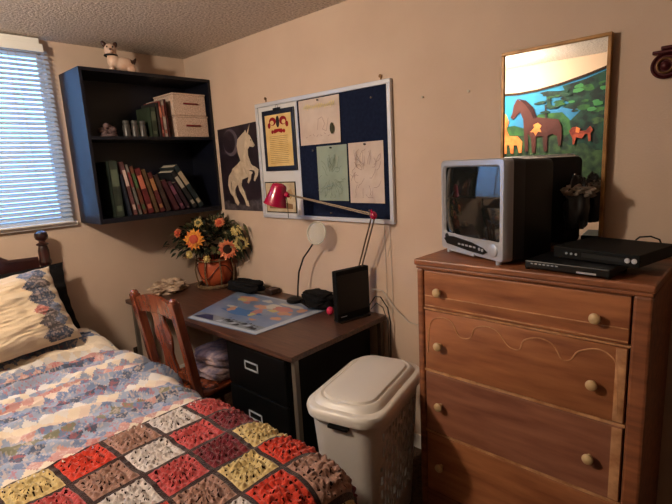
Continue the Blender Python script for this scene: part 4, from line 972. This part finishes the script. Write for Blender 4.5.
bo=mb.build('crochet_blanket',m_yarn,None,smooth=True,col=cols); tag(bo,'crochet granny-square blanket in red, maroon, cream and brown across the bed foot','blanket')
mb=MB(); vs=[];fs=[];na,nb_=70,50
for j in range(nb_+1):
    for i in range(na+1):
        a=CX0-4.45*STEP+(9.9*STEP-.02)*i/na; b=CY0+STY*.48-(5.96*STY)*j/nb_; vs.append(bsurf(a,b,.021+.19*wrinkle(a,b)))
for j in range(nb_):
    for i in range(na): q=j*(na+1)+i; fs.append((q,q+na+1,q+na+2,q+1))
mb.add(vs,fs,0,True); mb.build('hole_shade_sheet',M('dark_hole_shade',(52,26,26),.95,spec=.1),bo,smooth=True)  # added dark sheet under the crochet, its colour stands for shade in the holes
# pillows
def pillow(name,parent,cw,chh,th,mat,colf,R,loc,N=90,flange=.035):
    mb=MB(); vs=[];fs=[];cols=[]
    for side in (1,-1):
        o=len(vs)
        for j in range(N+1):
            for i in range(N+1):
                u=i/N*2-1; v=j/N*2-1
                e=max(0,1-abs(u)**3.0)**.55*max(0,1-abs(v)**3.0)**.55
                dent=-.16*noise.noise(Vector((u*1.5,v*1.8,side*2)))*e+ .14*noise.noise(Vector((u*3.5,v*6,side)))*e+.05*(1-abs(noise.noise(Vector((u*4,v*11,side+5))))*3)*e
                pin=1-.05*(1-abs(v)**2)*abs(u)**6
                x=u*cw*(1-.05*(1-v*v)*abs(u)); z=v*chh*(1-.06*(1-u*u)*abs(v)); y=-side*(th*(e+dent)+.003+.006*abs(math.sin(u*16))*e*.5)
                vs.append(R@Vector((x,y+(.006*math.sin(u*22)+.006*math.sin(v*17))*(1-e),z))+Vector(loc))
        for j in range(N):
            for i in range(N):
                q=o+j*(N+1)+i; fs.append((q,q+1,q+N+2,q+N+1) if side==1 else (q,q+N+1,q+N+2,q+1))
                cols.append(colf((i+.5)/N*2-1,(j+.5)/N*2-1))
    mb.add(vs,fs,0,True); return mb.build(name,mat,parent,smooth=True,col=cols)
def shamcol(u,v):
    s=.11; x=u*.36; y=v*.25
    # two-wide column of diamonds along the right end
    xx=x-.25
    d=.082
    p=(xx+y)/d; q=(xx-y)/d; i=math.floor(p+.5); j=math.floor(q+.5)
    cxc=(i+j)/2*d
    if u>.955 or v>.95 or v<-.95: return lin((206,184,160))
    if abs(cxc+.0)<.05:
        h=hsh(i,j,5); key=(74,82,100) if h<.4 else ((112,122,146) if h<.65 else ((176,112,106) if h<.85 else (96,90,92)))
        f=noise.noise(Vector((x*80,y*80,h*9))); t=max(0,min(1,(f-.08)*5)); c=lin(key); o=lin((196,176,170)); return tuple(a*(1-t*.5)+b*t*.5 for a,b in zip(c,o))
    return lin((216,196,168))
_u=Vector((-.10,.50,.848)).normalized(); _x=Vector((.97,.16,.085)); _x=(_x-_u*_x.dot(_u)).normalized(); _y=_u.cross(_x)
R1=Matrix((_x,_y,_u)).transposed()
pil=thing('quilted_pillow','cream quilted pillow with a column of blue patchwork diamonds leaning on the headboard','pillow',(-1.56,-.45,.66))
pillow('pillow_sham',pil,.38,.225,.10,m_quilt,shamcol,R1,(-1.580,-.52,.90))
R2=Matrix.Rotation(math.radians(-20),3,'X')
dkp=thing('black_pillow','black pillow standing behind the cream pillow against the headboard','pillow',(-1.45,-.2,.66))
pillow('pillow_case',dkp,.38,.22,.05,m_blkfab,lambda u,v:(0.01,.01,.01),R2,(-1.47,-.225,.88),N=40)
# ------------------------------------------------------------------ ceiling light
LP=Vector((-2.3,-1.4,2.27))
cl=thing('ceiling_light','round glowing ceiling light above the bed, out of frame','ceiling light',(LP.x,LP.y,H))
MB().lathe([(.09,0),(.09,-.02),(.04,-.04),(.03,-.09)],(LP.x,LP.y,H),n=24).build('fixture_base',m_ebase,cl)
MB().ell(LP,(.075,.075,.075),0,20).build('glowing_globe',m_bulb,cl)
# ------------------------------------------------------------------ world + camera
w=bpy.data.worlds.new('World'); S.world=w; w.use_nodes=True
bg=w.node_tree.nodes['Background']; bg.inputs[0].default_value=(.22,.50,1.0,1); bg.inputs[1].default_value=8.0
cam=bpy.data.cameras.new('Camera'); co=bpy.data.objects.new('Camera',cam); COL.objects.link(co); S.camera=co
cam.sensor_width=36; cam.lens=470.03/672*36; cam.clip_start=.02
rt_=Vector((.67185395,-.73878696,-.05297264)); up=Vector((.17150959,.08559848,.98145675)); fw=Vector((.72055307,.66848091,-.18421873))
mw=Matrix.Identity(4)
for i in range(3): mw[i][0]=rt_[i]; mw[i][1]=up[i]; mw[i][2]=-fw[i]
mw.translation=Vector((-2.04696,-3.37347,1.6)); co.matrix_world=mw
S.view_settings.view_transform='Standard'; S.view_settings.look='None'; S.view_settings.exposure=0.0; S.view_settings.gamma=1.0
for o in list(bpy.data.objects):
    if '_w' in o: del o['_w']
